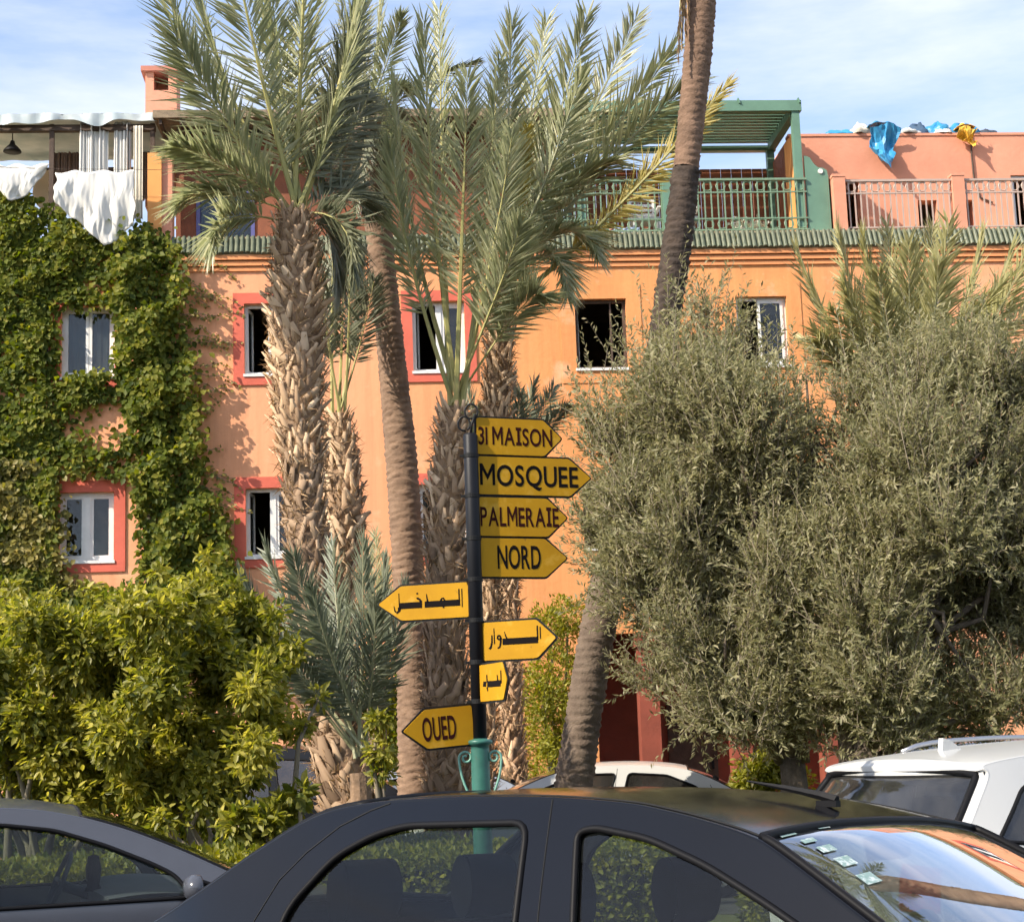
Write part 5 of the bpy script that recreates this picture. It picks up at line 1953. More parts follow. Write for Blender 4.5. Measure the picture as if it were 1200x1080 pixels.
        # black painted margin behind the glass edge
    def surf(p, sgn, o=0.0):
        return (p[0], sgn * (S(p[0], p[1]) + o), p[1])
    for k, wv in wins.items():
        gv, gf = cdt_fill([wv], lambda x, z: pip(x, z, wv), .10)
        for sgn in (-1, 1):
            mb = MB()
            mb.v = [surf(p, sgn, -.010) for p in gv]
            mb.f = list(gf)
            mm = spec['glass']
            if k in spec.get('dark_windows', ()):
                mm = spec['rglass']
            g_ = mb.build('side_window', mm, root, True)
            MB().tube([surf(p, sgn, -.001) for p in wv], spec.get('wseal', .012), 5, closed=True).build('window_seal', M_rubber, g_, True)
    for sl in spec['shut']:
        for sgn in (-1, 1):
            q = resample(sl, .05)
            MB().tube([surf(p, sgn, -.0018) for p in q], .0042, 4).build('door_gap', M_gap, root)
    for (x, z) in spec.get('handles', ()):
        for sgn in (-1, 1):
            MB().tube([surf((x - .09, z), sgn, .004), surf((x - .07, z), sgn, .035), surf((x + .07, z), sgn, .035), surf((x + .09, z), sgn, .004)], .014, 6).build('door_handle', spec.get('handle_m', paint), root, True)
    # wheels
    wr = spec['wheel_r']
    for x in spec['axles']:
        for sgn in (-1, 1):
            y = sgn * (wb - .11)
            wh = MB().lathe([(wr * .62, -.10), (wr * .93, -.105), (wr, -.06), (wr, .06), (wr * .93, .105), (wr * .62, .10)], 28, (x, y, wr), 'Y').build('wheel', M_rubber, root, True)
            rm = MB()
            yo = y + sgn * .085
            rm.lathe([(wr * .64, 0), (wr * .60, sgn * .012), (wr * .54, -sgn * .02)], 24, (x, yo, wr), 'Y')
            for s in range(6):
                a = s * math.pi / 3
                rm.obox((x + math.cos(a) * wr * .3, yo - sgn * .01, wr + math.sin(a) * wr * .3), (math.cos(a) * wr * .3, 0, math.sin(a) * wr * .3), (0, .012, 0), (-math.sin(a) * .035, 0, math.cos(a) * .035))
            rm.lathe([(.001, sgn * .01), (.06, sgn * .008), (.065, -sgn * .02)], 12, (x, yo, wr), 'Y')
            rm.build('rim', M_rim, wh)
    # underbody
    MB().box(x0 + .2, x1 - .2, -wb + .24, wb - .24, .17, .30).build('underbody', M_rubber, root)
    # lamps
    for sgn in (-1, 1):
        for (x, z, hz, m_, nm) in ((spec['lamp_f'][0], spec['lamp_f'][1], .09, M_lampclear, 'head_lamp'), (spec['lamp_r'][0], spec['lamp_r'][1], .13, M_lampred, 'tail_lamp')):
            rows = [i for i in range(nT) if abs(T[i][1] - z) < hz and (T[i][0] > 0) == (x > 0) and abs(T[i][0] - x) < .35]
            if len(rows) < 2:
                continue
            mb = MB()
            tc_ = np.linspace(.66, .985, 7)
            for i in rows[:-1]:
                for a, b_ in zip(tc_[:-1], tc_[1:]):
                    q = []
                    for (ii, t) in ((i, a), (i + 1, a), (i + 1, b_), (i, b_)):
                        v = topv(ii, sgn * t)
                        q.append((v[0] + nrm2[ii][0] * .006, v[1], v[2] + nrm2[ii][1] * .006))
                    mb.quad(*q)
            mb.build(nm, m_, root, True)
    # mirrors
    mxx, mzz = spec['mirror']
    for sgn in (-1, 1):
        y = sgn * (S(mxx, mzz) + .10)
        mb = MB()
        mb.lathe([(.001, -.05), (.055, -.045), (.085, -.01), (.085, .03), (.075, .04), (.001, .04)], 14, (0, 0, 0), 'X')
        mb.v = [(mxx + p[0] * 1.0, y + p[1] * 1.15, mzz + .02 + p[2] * .8) for p in mb.v]
        mb.obox((mxx, sgn * (S(mxx, mzz) + .02), mzz - .01), (.03, 0, 0), (0, .04, 0), (0, 0, .02))
        mb.build('mirror', spec.get('mirror_m', paint), root, True)
    # seats
    def seat(x, y, wd=.48):
        s_ = MB()
        n = 8
        # cushion and back as rounded slabs
        s_.grid(lambda a, b_: (x + .25 - .5 * a, y + (b_ - .5) * wd, .48 + .06 * math.sin(math.pi * b_) ** .4 + .03 * math.cos(a * 3)), 6, n)
        for off_ in (0, 1):
            s_.grid(lambda a, b_: (x - .22 - .16 * a + (-.09 if off_ else .02 * math.sin(math.pi * b_)), y + (b_ - .5) * wd * (1 - .25 * a ** 3), .46 + .62 * a), 8, n)
        for b_ in (0, 1):
            s_.grid(lambda a, q: (x - .22 - .16 * a - .09 * q, y + (b_ - .5) * wd * (1 - .25 * a ** 3), .46 + .62 * a), 8, 1)
        s_.grid(lambda a, b_: (x - .38 - .09 * a, y + (b_ - .5) * wd * .75, 1.08), 1, n)
        so = s_.build('seat', spec.get('seat_m', M_seat), root, True)
        hr = MB()
        hr.grid(lambda a, b_: (x - .42 + .055 * math.cos(2 * math.pi * a), y + (b_ - .5) * .27 * (1 - .12 * abs(math.sin(2 * math.pi * a))), 1.20 + .115 * math.sin(2 * math.pi * a)), 16, 6)
        for e_ in (-.5, .5):
            base_ = len(hr.v)
            hr.v.append((x - .42, y + e_ * .28, 1.20))
            for a in range(16):
                hr.v.append((x - .42 + .055 * math.cos(2 * math.pi * a / 16), y + e_ * .27, 1.20 + .115 * math.sin(2 * math.pi * a / 16)))
            for a in range(16):
                hr.f.append((base_, base_ + 1 + a, base_ + 1 + (a + 1) % 16))
        hr.build('headrest', spec.get('seat_m', M_seat), so, True)
        MB().box(x - .44, x - .42, y - .06, y + .06, 1.05, 1.12).build('headrest_stem', M_iron, so)
    fs, rsx = spec['seats']
    seat(fs, .36)
    seat(fs, -.36)
    seat(rsx, .32, .62)
    seat(rsx, -.32, .62)
    # dashboard, steering wheel, mirror
    dx = spec['dash']
    dz = spec.get('dash_z', .93)
    db = MB()
    db.grid(lambda a, b_: (dx - .10 + .60 * a, (b_ - .5) * 2 * (wb - .10), dz - .03 * a + .03 * math.sin(math.pi * a) + (.04 * math.exp(-((b_ - .75) * 9) ** 2))), 6, 16)
    db.grid(lambda a, b_: (dx - .10 + .05 * a, (b_ - .5) * 2 * (wb - .10), dz - .45 * a), 3, 16)
    db.build('dashboard', spec.get('dash_m', M_trim), root, True)
    sw = MB().tube([(dx - .26 + .07 * math.sin(a), .36 + .185 * math.cos(a), dz + .02 + .17 * math.sin(a)) for a in np.linspace(0, 2 * math.pi, 25)[:-1]], .016, 6, closed=True)
    sw.tube([(dx - .25, .36, dz + .02), (dx - .05, .36, dz - .06)], .03, 8)
    for a in (.15, math.pi - .15, -math.pi / 2):
        sw.tube([(dx - .25, .36, dz + .02), (dx - .26 + .07 * math.sin(a), .36 + .18 * math.cos(a), dz + .02 + .165 * math.sin(a))], .014, 5)
    sw.build('steering_wheel', spec.get('wheel_m', M_trim), root, True)
    MB().obox((ws0 + .04, 0, spec['z_top'] - .16), (.015, 0, .006), (0, .11, 0), (-.006, 0, .032)).build('rear_view_mirror', M_trim, root)
    return root, dict(S=S, T=T, topv=topv, body=body, cols=cols, nrm2=nrm2)


# --- black saloon in the foreground
TH = R(40)
hv = Vector((math.cos(TH), -math.sin(TH), 0))
lv_ = Vector((math.sin(TH), math.cos(TH), 0))
spec_black = dict(
    T=[(-2.28, .32), (-2.35, .60), (-2.34, .88), (-2.28, 1.02), (-2.13, 1.07), (-1.96, 1.11), (-1.74, 1.22), (-1.53, 1.345), (-1.29, 1.465), (-1.06, 1.508), (-.80, 1.522), (-.57, 1.525), (-.27, 1.52), (.0, 1.502), (.15, 1.48), (.30, 1.45), (.45, 1.412), (.55, 1.37), (.84, 1.21), (1.15, 1.035), (1.24, 1.00), (1.6, .95), (1.85, .87), (2.0, .74), (2.06, .56), (2.03, .32)],
    w_belt=.84, z_belt=1.0, w_top=.615, z_top=1.525, w_sill=.80, axles=(-1.50, 1.18), arch=.36, wheel_r=.30, sill=.22, paint=M_black, crown=.03,
    windows={'rear': [(-1.31, .98), (-1.275, 1.18), (-1.13, 1.34), (-.98, 1.41), (-.85, 1.438), (-.345, 1.447), (-.295, 1.17), (-.26, .97)],
             'front': [(-.03, .97), (-.145, 1.42), (-.08, 1.432), (.12, 1.402), (.33, 1.333), (.54, 1.242), (.70, 1.165), (.93, 1.00)]},
    shut=[[(-.27, 1.515), (-.225, 1.25), (-.17, .95), (-.14, .35)], [(-.95, 1.508), (-1.03, 1.485), (-1.15, 1.435), (-1.27, 1.35), (-1.36, 1.26), (-1.42, 1.13), (-1.40, .9), (-1.22, .62)], [(1.02, .98), (1.02, .6), (.98, .35)]],
    windshield=(.47, 1.18), rear_glass=(-1.94, -1.09), glass_zmin=1.05, screen=M_screen, glass=M_glass, rglass=M_glass, pillar_t=.955, seal=.014, wseal=.012, wr=.055,
    handles=((-.42, .90), (-1.42, .92)), lamp_f=(1.95, .72), lamp_r=(-2.33, .82), mirror=(.80, 1.02), seats=(-.05, -.95), dash=.62, dash_z=.96)
P1 = at(878, 979, 4.75)
TILT = R(-2.0)                       # the street's camber leans the car away
Rc = Matrix.Rotation(-TH, 3, 'Z') @ Matrix.Rotation(TILT, 3, 'X')
carO = P1 - Rc @ Vector((.45, -.662, 1.412))
black, inf = make_car('parked_car', spec_black, 'matt black saloon parked closest to the camera', carO, -TH)
black.rotation_euler = Rc.to_euler()
# aerial on the roof, lying back from the windshield
iA = min(range(len(inf['T'])), key=lambda i: abs(inf['T'][i][0] - .33))
pa = Vector(inf['topv'](iA, 0))
an = MB().obox(pa + Vector((-.01, 0, .012)), (.035, 0, .0), (0, .014, 0), (0, 0, .010)).tube([pa + Vector((.02, 0, .022)), pa + Vector((-.03, 0, .036)), pa + Vector((-.14, 0, .058)), pa + Vector((-.30, 0, .085))], [.016, .015, .010, .003], 6)
an.build('aerial', M_rubber, black)
# roof ditch mouldings
for sgn in (-1, 1):
    pts = [tuple(Vector(inf['topv'](i, sgn * .955)) + Vector((0, 0, .001))) for i in range(len(inf['T'])) if -1.0 < inf['T'][i][0] < .48 and inf['T'][i][1] > 1.2]
    MB().tube(pts, .004, 4).build('roof_ditch', M_gap, black)
# stickers inside the windshield on the near side
topv, Tb = inf['topv'], inf['T']
idx = [i for i in range(len(Tb)) if .47 < Tb[i][0] < 1.2 and Tb[i][1] > 1.05]


def ws_point(s, t, off=.012):
    f = s * (len(idx) - 1)
    i = min(int(f), len(idx) - 2)
    k = f - i
    a, b_ = Vector(topv(idx[i], t)), Vector(topv(idx[i + 1], t))
    p = a * (1 - k) + b_ * k
    n_ = inf['nrm2'][idx[i]]
    return Vector((p.x - n_[0] * off, p.y, p.z - n_[1] * off))


for (s, t, hs, ht) in ((.09, -.80, .026, .055), (.08, -.52, .018, .045), (.25, -.75, .020, .045), (.34, -.72, .022, .05), (.43, -.715, .026, .05), (.53, -.72, .026, .05)):
    MB().grid(lambda a, b_: ws_point(s + (a - .5) * 2 * hs, t + (b_ - .5) * 2 * ht, .003), 2, 3).build('sticker', M_sticker, black)

# --- grey car at the left
spec_grey = dict(
    T=[(-2.05, .32), (-2.12, .60), (-2.10, .90), (-2.02, 1.02), (-1.80, 1.07), (-1.62, 1.13), (-1.30, 1.30), (-1.0, 1.41), (-.6, 1.455), (-.2, 1.465), (.1, 1.45), (.35, 1.405), (.62, 1.32), (.90, 1.20), (1.18, 1.06), (1.38, .965), (1.7, .91), (2.0, .80), (2.15, .66), (2.2, .5), (2.15, .30)],
    w_belt=.86, z_belt=.95, w_top=.60, z_top=1.46, w_sill=.82, axles=(-1.35, 1.30), arch=.36, wheel_r=.31, sill=.21, paint=M_greycar, crown=.045,
    windows={'rear': [(-1.30, .98), (-1.18, 1.20), (-.85, 1.34), (-.42, 1.375), (-.30, .965)],
             'front': [(-.14, .965), (-.28, 1.375), (-.02, 1.375), (.25, 1.335), (.50, 1.25), (.74, 1.145), (.86, 1.08), (.94, .965)],
             'quarter': [(1.00, .975), (.945, 1.06), (1.14, .985)]},
    shut=[[(-.30, 1.43), (-.26, 1.2), (-.17, .94), (-.14, .35)], [(-1.32, 1.22), (-1.42, 1.0), (-1.34, .75), (-1.15, .5)], [(1.12, .95), (1.14, .7), (1.05, .35)]],
    windshield=(.40, 1.34), rear_glass=(-1.75, -1.08), glass_zmin=1.0, glass=M_glass, rglass=M_glass, handles=((-.36, .86), (-1.28, .88)), lamp_f=(2.08, .68), lamp_r=(-2.08, .82), mirror=(.93, 1.0), seats=(-.12, -.98), dash=.62, dash_z=.975, seal=.010, wseal=.012,
    lining=M_greytrim, dash_m=M_greytrim, seat_m=M_greytrim, wheel_m=M_greytrim)
gy = 9.2
pg_ = at(86, 962, gy)
thg = R(-20)
gO = pg_ - Vector((math.cos(thg), -math.sin(thg), 0)) * .35 + Vector((math.sin(thg), math.cos(thg), 0)) * .63
gO.z = 0
grey, ginf = make_car('parked_car', spec_grey, 'dark grey saloon parked at the left edge behind the black one', gO, -thg)
am = MB().tube([(.52, .02, 1.22), (.525, .02, 1.17)], .004, 4)
am.lathe([(.001, 1.17), (.03, 1.16), (.045, 1.09), (.035, 1.0), (.05, .97), (.001, .965)], 8, (.525, .02, 0))
am.build('mirror_pendant', M_trim, grey, True)

# --- white crossover at the right
spec_suv = dict(
    T=[(-2.20, .38), (-2.27, .62), (-2.26, .95), (-2.21, 1.10), (-2.10, 1.21), (-1.95, 1.40), (-1.85, 1.53), (-1.87, 1.57), (-1.80, 1.60), (-1.5, 1.635), (-1.0, 1.67), (-.5, 1.68), (0, 1.66), (.35, 1.60), (.62, 1.51), (.95, 1.34), (1.25, 1.17), (1.40, 1.10), (1.8, 1.04), (2.15, .92), (2.28, .75), (2.30, .5), (2.24, .34)],
    w_belt=.90, z_belt=1.05, w_top=.66, z_top=1.66, w_sill=.87, axles=(-1.40, 1.38), arch=.41, wheel_r=.36, sill=.28, paint=M_whitecar, crown=.035,
    windows={'quarter': [(-1.93, 1.17), (-1.66, 1.455), (-1.50, 1.49), (-1.16, 1.52), (-1.10, 1.10)], 'rear': [(-1.04, 1.10), (-1.08, 1.53), (-.36, 1.555), (-.28, 1.09)], 'front': [(-.16, 1.09), (-.26, 1.555), (.15, 1.53), (.50, 1.42), (.80, 1.26), (.98, 1.10)]},
    shut=[[(-.28, 1.62), (-.22, 1.2), (-.16, .4)], [(-1.08, 1.6), (-1.12, 1.0), (-1.02, .85)], [(1.12, 1.08), (1.12, .6), (1.05, .4)]],
    windshield=(.50, 1.36), rear_glass=(-2.13, -1.78), glass_zmin=1.12, glass=M_tinted, rglass=M_tinted, dark_windows=('quarter',), pillar_t=.955, rear_t=.90, rear_zmax=1.53, handles=((-.36, 1.0), (-1.2, 1.02)), lamp_f=(2.18, .84), lamp_r=(-2.24, .92), mirror=(.90, 1.14), seats=(-.05, -.95), dash=.75, dash_z=1.05, seal=.022)


def squash(sp_, k):
    """the same car, k times as tall above the sills"""
    s = dict(sp_)
    f = lambda z: .3 + (z - .3) * k
    s['T'] = [(a, f(b_)) for a, b_ in sp_['T']]
    s['windows'] = {q: [(a, f(b_)) for a, b_ in p_] for q, p_ in sp_['windows'].items()}
    s['shut'] = [[(a, f(b_)) for a, b_ in p_] for p_ in sp_['shut']]
    s['handles'] = [(a, f(b_)) for a, b_ in sp_['handles']]
    for q in ('z_belt', 'z_top', 'glass_zmin', 'rear_zmax', 'dash_z'):
        if q in s:
            s[q] = f(s[q])
    for q in ('lamp_f', 'lamp_r', 'mirror'):
        s[q] = (s[q][0], f(s[q][1]))
    return s


spec_suv = squash(spec_suv, .935)
THS = R(27)
hs_ = Vector((math.cos(THS), math.sin(THS), 0))
ls_ = Vector((-math.sin(THS), math.cos(THS), 0))
pc = at(1166, 903, 9.2)
sO = pc + hs_ * 1.80 + ls_ * .70
sO.z = 0
suv, sinf = make_car('parked_car', spec_suv, 'white crossover with tinted rear window at the right edge', sO, THS)
for sgn in (-1, 1):
    pts = []
    for x in np.linspace(-1.35, .15, 14):
        i = min(range(len(sinf['T'])), key=lambda q: abs(sinf['T'][q][0] - x) + (9 if sinf['T'][q][1] < 1.3 else 0))
        p = Vector(sinf['topv'](i, sgn * .90))
        e = min((x + 1.35) / .2, (.15 - x) / .2, 1)
        pts.append((x, p.y, p.z + .005 + .038 * max(0, e) ** .5))
    MB().tube(pts, .016, 6).build('roof_rail', M_rim, suv, True)
i = min(range(len(sinf['T'])), key=lambda q: abs(sinf['T'][q][0] + 1.45) + (9 if sinf['T'][q][1] < 1.3 else 0))
p = Vector(sinf['topv'](i, 0))
MB().prism([(-.09, -.02), (.09, -.02), (-.02, .05), (-.075, .065)], lambda q: (p.x + q[0], p.y - .02, p.z + q[1]), lambda q: (p.x + q[0], p.y + .02, p.z + q[1])).build('shark_fin_aerial', M_whitecar, suv, fix=True)
MB().tube([(-1.42, -sinf['S'](-1.42, .93) - .001, 1.0), (-1.24, -sinf['S'](-1.24, .93) - .001, 1.0), (-1.20, -sinf['S'](-1.2, .9) - .001, .93), (-1.22, -sinf['S'](-1.2, .85) - .001, .82), (-1.42, -sinf['S'](-1.4, .85) - .001, .82), (-1.44, -sinf['S'](-1.4, .9) - .001, .95)], .003, 4, closed=True).build('fuel_flap_gap', mat('soft_gap', (.2, .2, .19), .8), suv)

# --- cars in the lane behind the garden
def shift_spec(sp_, **kw):
    s = dict(sp_)
    s.update(kw)
    return s


spec_hatch = shift_spec(spec_grey, paint=M_whitecar, lining=M_trim, dash_m=M_trim, seat_m=M_seat, glass=M_tinted, rglass=M_tinted)
hp_ = at(735, 897, 19.3)
make_car('parked_car', spec_hatch, 'white saloon parked behind the leaning palm trunk', (hp_[0] - .38, 20.1, 0), R(178))
dpx = at(335, 882, 21.8)
spec_dark = shift_spec(squash(spec_suv, 1.17), paint=M_darkcar, glass=M_tinted, rglass=M_tinted)
make_car('parked_car', spec_dark, 'charcoal off road car half hidden behind the citrus tree', (dpx[0] + .2, 22.4, 0), R(-6))
make_car('parked_car', shift_spec(spec_grey, paint=M_silver, lining=M_trim, dash_m=M_trim, seat_m=M_seat), 'silver saloon seen between the two trunks left of the sign pole', (at(470, 905, 21.9)[0], 22.6, 0), R(180))
make_car('parked_car', shift_spec(spec_suv, paint=M_silver), 'silver blue crossover under the olive trees behind the white one', (at(1235, 880, 19.3)[0], 20.0, 0), R(8))

# ================================================================== SIGNPOST
YS = 8.5
pb = at(557, 700, YS)
SP = empty('signpost', (pb[0], YS, 0), 0, 'direction signpost with yellow arrow signs on a black pole', 'signpost')


def zpx(py, px=557):
    return at(px, py, YS)[2]


zt_, zm_ = zpx(508), zpx(868)
MB().lathe([(.001, zm_ - .15), (.036, zm_ - .15), (.036, zt_ - .01), (.030, zt_), (.001, zt_ + .004)], 20).build('pole', M_blackpole, SP, True)
for py in (534, 581, 631, 679, 727, 776, 822):
    z = zpx(py)
    MB().lathe([(.0362, z - .012), (.0385, z - .010), (.0385, z + .010), (.0362, z + .012)], 20).build('clamp_band', M_iron, SP)
    MB().obox((-.045, -.01, z), (.012, 0, 0), (0, .006, 0), (0, 0, .006)).build('clamp_bolt', M_iron, SP)
base = MB().lathe([(.001, 0), (.16, 0), (.16, .05), (.10, .09), (.07, .16), (.062, .22), (.048, .5), (.046, zm_ - .04), (.046, zm_ - .02), (.062, zm_ - .015), (.064, zm_ - .003), (.060, zm_ + .004), (.040, zm_ + .008), (.036, zm_ + .012)], 20)
gp = base.build('green_base_post', M_poleGreen, SP, True)
for sgn in (-1, 1):
    pts = []
    for k in range(22):          # a spiral at the top, then the long leg down to the post
        q = k / 21
        th = math.pi * (1.0 - 2.7 * (1 - q))
        rr = .008 + .026 * q
        pts.append((sgn * (.072 - rr * math.cos(th)), -.012, zm_ - .075 + rr * math.sin(th) * -1))
    pts = [(sgn * (.070 + (.008 + .026 * q) * math.cos(math.pi * (2.7 * (q - 1)))), -.012, zm_ - .08 - (.008 + .026 * q) * math.sin(math.pi * (2.7 * (q - 1)))) for q in np.linspace(0, 1, 24)]
    pts += [(sgn * (.104 - .004 * q - .048 * q ** 2), -.012, zm_ - .08 - .19 * q) for q in np.linspace(.12, 1, 8)]
    MB().tube(pts, .0065, 5).build('scroll', mat('pale_green_iron', (.16, .34, .26), .5, var=.15), gp, True)
for (cx, cz, rr) in ((-.030, .050, .036), (.008, .112, .038)):
    MB().tube([(cx + rr * math.cos(a) * .85, 0, zt_ + cz + rr * math.sin(a) * (1 + .1 * math.sin(a))) for a in np.linspace(-1.1, 4.9, 20)], .0055, 5).build('finial_scroll', M_iron, SP, True)
MB().tube([(0, 0, zt_ - .02), (.008, 0, zt_ + .05), (.03, 0, zt_ + .10)], .007, 5).build('finial_stem', M_iron, SP, True)

GLY = {}


def glyph(ch):
    if ch in GLY:
        return GLY[ch]
    if ch == 'M':
        V, F = [], []
        for poly in ([(0, 0), (.125, 0), (.125, .73), (0, .73)], [(.575, 0), (.70, 0), (.70, .73), (.575, .73)], [(.1251, .73), (.1251, .50), (.35, .16), (.35, .38)], [(.5749, .73), (.35, .38), (.35, .16), (.5749, .50)]):
            n = len(V)
            V += [(a, b_, 0) for a, b_ in poly]
            F.append(tuple(range(n, n + len(poly))))
    elif ch == 'I':      # the sign's capital I carries slab ends
        mb = MB()
        for (a, b_, c, d_) in ((.0, .36, 0, .13), (.0, .36, .60, .73), (.10, .26, .13, .60)):
            n = len(mb.v)
            mb.v += [(a, c, 0), (b_, c, 0), (b_, d_, 0), (a, d_, 0)]
            mb.f.append((n, n + 1, n + 2, n + 3))
        V, F = mb.v, mb.f
    else:
        cu = bpy.data.curves.new('glyph', 'FONT')
        cu.body = ch
        cu.offset = .016
        cu.resolution_u = 5
        o = bpy.data.objects.new('glyph', cu)
        me = bpy.data.meshes.new_from_object(o)
        V = [tuple(v.co) for v in me.vertices]
        F = [tuple(p.vertices) for p in me.polygons]
        bpy.data.objects.remove(o)
        bpy.data.curves.remove(cu)
        bpy.data.meshes.remove(me)
    mn, mxv = min(v[0] for v in V), max(v[0] for v in V)
    y0, y1 = min(v[1] for v in V), max(v[1] for v in V)
    capy0 = 0.0
    V = [(v[0] - mn, v[1], 0) for v in V]
    GLY[ch] = (V, F, mxv - mn)
    return GLY[ch]


def latin(text, h, wd):
    """flat lettering h tall, wd wide, origin at its lower left"""
    x = 0
    V, F = [], []
    for ch in text:
        if ch == ' ':
            x += .24
            continue
        gv, gf, gw = glyph(ch)
        n = len(V)
        V += [(x + v[0], v[1]) for v in gv]
        F += [tuple(n + i for i in f) for f in gf]
        x += gw + .085
    x -= .085
    cap = .73
    return [(v[0] * wd / x, v[1] * h / cap) for v in V], F


def stroke(V, F, pts, th, th2=None):
    """thick flat polyline"""
    P = [Vector(p) for p in pts]
    n = len(V)
    for i, p in enumerate(P):
        t = (P[min(i + 1, len(P) - 1)] - P[max(i - 1, 0)]).normalized()
        nn = Vector((-t.y, t.x))
        w_ = th if th2 is None else th + (th2 - th) * i / (len(P) - 1)
        V += [tuple(p + nn * w_ / 2), tuple(p - nn * w_ / 2)]
    for i in range(len(P) - 1):
        F.append((n + 2 * i, n + 2 * i + 1, n + 2 * i + 3, n + 2 * i + 2))


def arabic(kind, h, wd):
    V, F = [], []
    k = .045
    arc = lambda cx, cy_, r_, a0, a1, n=8, sq=1: [(cx + r_ * math.cos(a) * sq, cy_ + r_ * math.sin(a)) for a in np.linspace(a0, a1, n)]
    if kind == 'almadkhal':
        stroke(V, F, [(3.11, .15), (3.11, 1.0)], .045)
        stroke(V, F, [(2.98, .36), (2.98, 1.0)], .06)
        stroke(V, F, [(3.02, .365), (1.41, .365)], .29)
        stroke(V, F, [(2.12, .48), (2.20, .60), (2.26, .62), (2.34, .48)], .07)
        stroke(V, F, [(2.26, .24), (2.27, .15)], .08)
        stroke(V, F, [(1.55, .45), (1.52, .70), (1.50, .86)], .09, .03)
        stroke(V, F, [(1.29, .365), (.26, .365)], .29)
        stroke(V, F, [(1.26, .48), (1.18, .62), (1.05, .70)], .12, .08)
        stroke(V, F, [(1.04, .90), (1.12, .90)], .075)
        stroke(V, F, [(.25, .30), (.235, .96)], .055, .03)
        stroke(V, F, [(.25, .30), (.24, .14), (.13, .05), (.04, .14), (.0, .38)], .16, .03)
    elif kind == 'addouar':
        stroke(V, F, [(2.41, .38), (2.41, .95)], .05)
        stroke(V, F, [(2.28, .34), (2.28, 1.0)], .065)
        stroke(V, F, [(2.30, .34), (.64, .34)], .30)
        stroke(V, F, [(.86, .45), (.79, .62), (.74, .80)], .08, .03)
        stroke(V, F, arc(.48, .55, .09, 0, 2 * math.pi, 12, .8), .08)
        stroke(V, F, [(.56, .54), (.55, .28), (.50, .10), (.40, .05)], .10, .07)
        stroke(V, F, [(.26, .26), (.25, 1.0)], .055, .04)
        stroke(V, F, [(.15, .68), (.14, .34), (.08, .10), (.0, .04)], .06, .11)
    else:
        stroke(V, F, [(1.0, .25), (1.0, 1.0)], .06)
        stroke(V, F, [(.82, .40), (.80, .76)], .06)
        stroke(V, F, [(.98, .26), (.24, .30)], .36)
        stroke(V, F, [(.18, .32), (.0, .34)], .30)
        stroke(V, F, [(.24, .40), (.22, .86)], .06)
        stroke(V, F, [(.22, .12), (.26, -.12)], .09, .04)
    mnx, mxx_ = min(v[0] for v in V), max(v[0] for v in V)
    s = wd / (mxx_ - mnx)
    return [((v[0] - mnx) * s, v[1] * h) for v in V], F


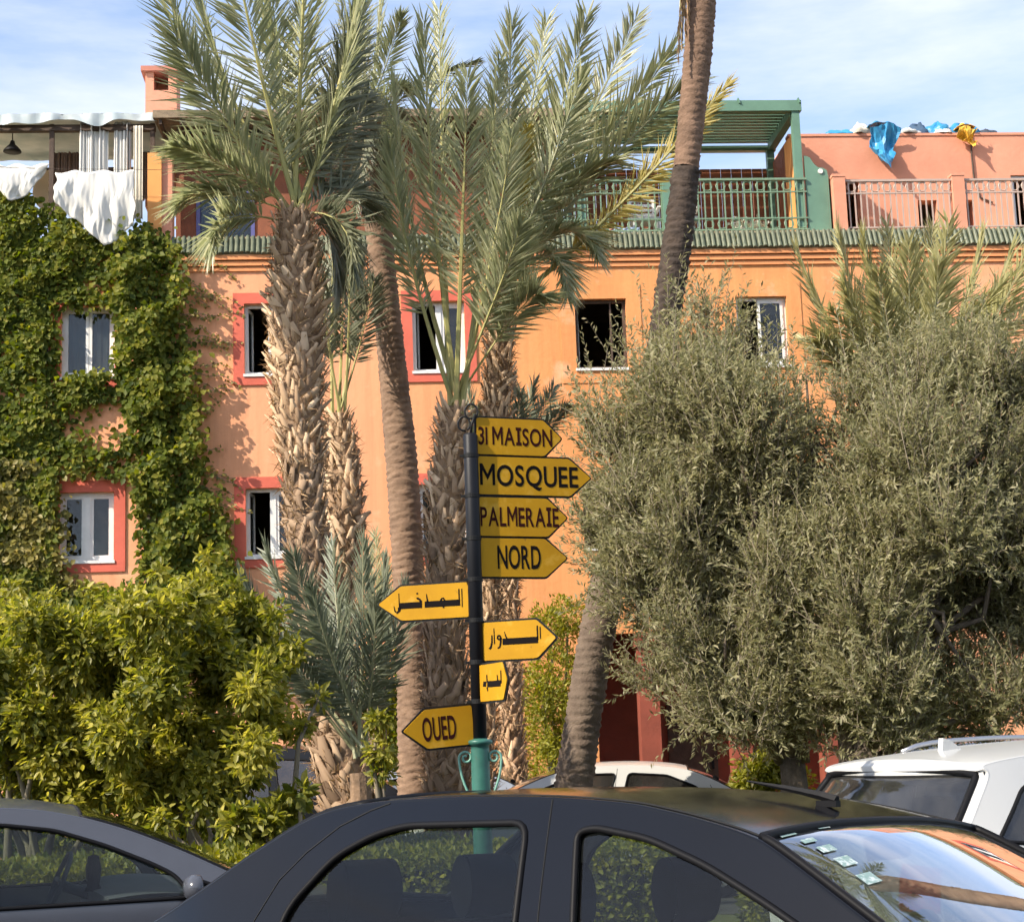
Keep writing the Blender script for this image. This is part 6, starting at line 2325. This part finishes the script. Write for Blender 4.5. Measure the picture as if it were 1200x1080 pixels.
def arrow(label, px0, px1, py0, py1, psi, right, text, tx, tw, ty, th_, tilt=0.0, ar=None, ink=None, tip=.115, start=.034):
    """an arrow board; psi turns the tip away from (+) or towards (-) the camera; tx, tw, ty, th_ as fractions of the board"""
    sx = 1 if right else -1
    zc_ = (zpx(py0, px0) + zpx(py1, px0)) / 2
    H = abs(zpx(py0, px0) - zpx(py1, px0)) * .925
    reach = abs(px1 - px0) * YS / FPX / math.cos(psi)
    t = Vector((sx * math.cos(psi), math.sin(psi), 0))
    n_ = Vector((math.sin(psi) * sx, -math.cos(psi), 0)) if right else Vector((-math.sin(psi) * -sx * -1, -math.cos(psi), 0))
    n_ = t.cross(Vector((0, 0, 1))) * (1 if right else -1)
    if n_.y > 0:
        n_ = -n_
    up = Vector((0, 0, 1))
    t2 = t * math.cos(tilt) - up * math.sin(tilt)
    up2 = up * math.cos(tilt) + t * math.sin(tilt)
    org = Vector((0, 0, zc_)) + t * start - n_ * .0
    Lb = reach
    poly = [(0, -H / 2), (Lb - tip, -H / 2), (Lb, 0), (Lb - tip, H / 2), (0, H / 2)]
    poly = round_poly(poly, .012, 3)
    f = lambda p, o: org + t2 * p[0] + up2 * p[1] + n_ * o
    q = .010
    c = Lb / 2
    big = [(c + (p[0] - c) * (1 + 2 * q / Lb), p[1] * (1 + 2 * q / H)) for p in poly]
    bd = MB().prism(poly, lambda p: f(p, .0), lambda p: f(p, .0045)).build('arrow_board', M_yellow, SP, fix=True)
    bd['label'] = label
    MB().prism(big, lambda p: f(p, -.008), lambda p: f(p, -.0005)).build('board_edge', M_iron, bd, fix=True)
    body_ = Lb
    if ar:
        V, F = arabic(ar, th_ * H, tw * body_)
    else:
        V, F = latin(text, th_ * H, tw * body_)
    m2 = MB()
    for v in V:
        xx, yy = tx * body_ + v[0], -H / 2 + ty * H + v[1]
        if not right:
            xx = body_ - xx
        m2.v.append(tuple(f((xx, yy), .0058)))
    m2.f = F
    l_ = m2.build('lettering', ink or M_inkbrown, bd)
    return bd


PSI = R(22)
arrow('yellow board reading 31 MAISON, topmost, pointing right', 560, 662, 487, 533, PSI, True, '31 MAISON', .015, .87, .27, .50, tip=.10)
arrow('yellow board reading MOSQUEE, the longest, pointing right', 563, 699, 532, 580, PSI, True, 'MOSQUEE', .015, .87, .24, .57, tip=.12, ink=M_ink)
arrow('yellow board reading PALMERAIE, pointing right', 563, 668, 580, 629, PSI, True, 'PALMERAIE', .01, .89, .26, .51, tip=.11)
arrow('yellow board reading NORD, pointing right', 564, 667, 628, 677, PSI, True, 'NORD', .19, .50, .22, .62, tip=.12, ink=M_ink)
arrow('bright yellow board with Arabic lettering pointing left', 548, 439, 680, 724, R(16), False, '', .175, .76, .20, .62, ar='almadkhal', ink=M_ink, tip=.125)
arrow('bright yellow board with Arabic lettering pointing right', 566, 651, 728, 776, R(-20), True, '', .077, .72, .28, .56, ar='addouar', ink=M_ink, tip=.10)
arrow('small bright yellow board with Arabic lettering turned towards the camera', 564, 596, 778, 824, R(-66), True, '', .12, .70, .32, .46, ar='small', ink=M_ink, tip=.05)
arrow('yellow board reading OUED, lowest, pointing left and tilted', 555, 476, 824, 873, R(-24), False, 'OUED', .27, .48, .20, .62, tilt=R(4), tip=.12)
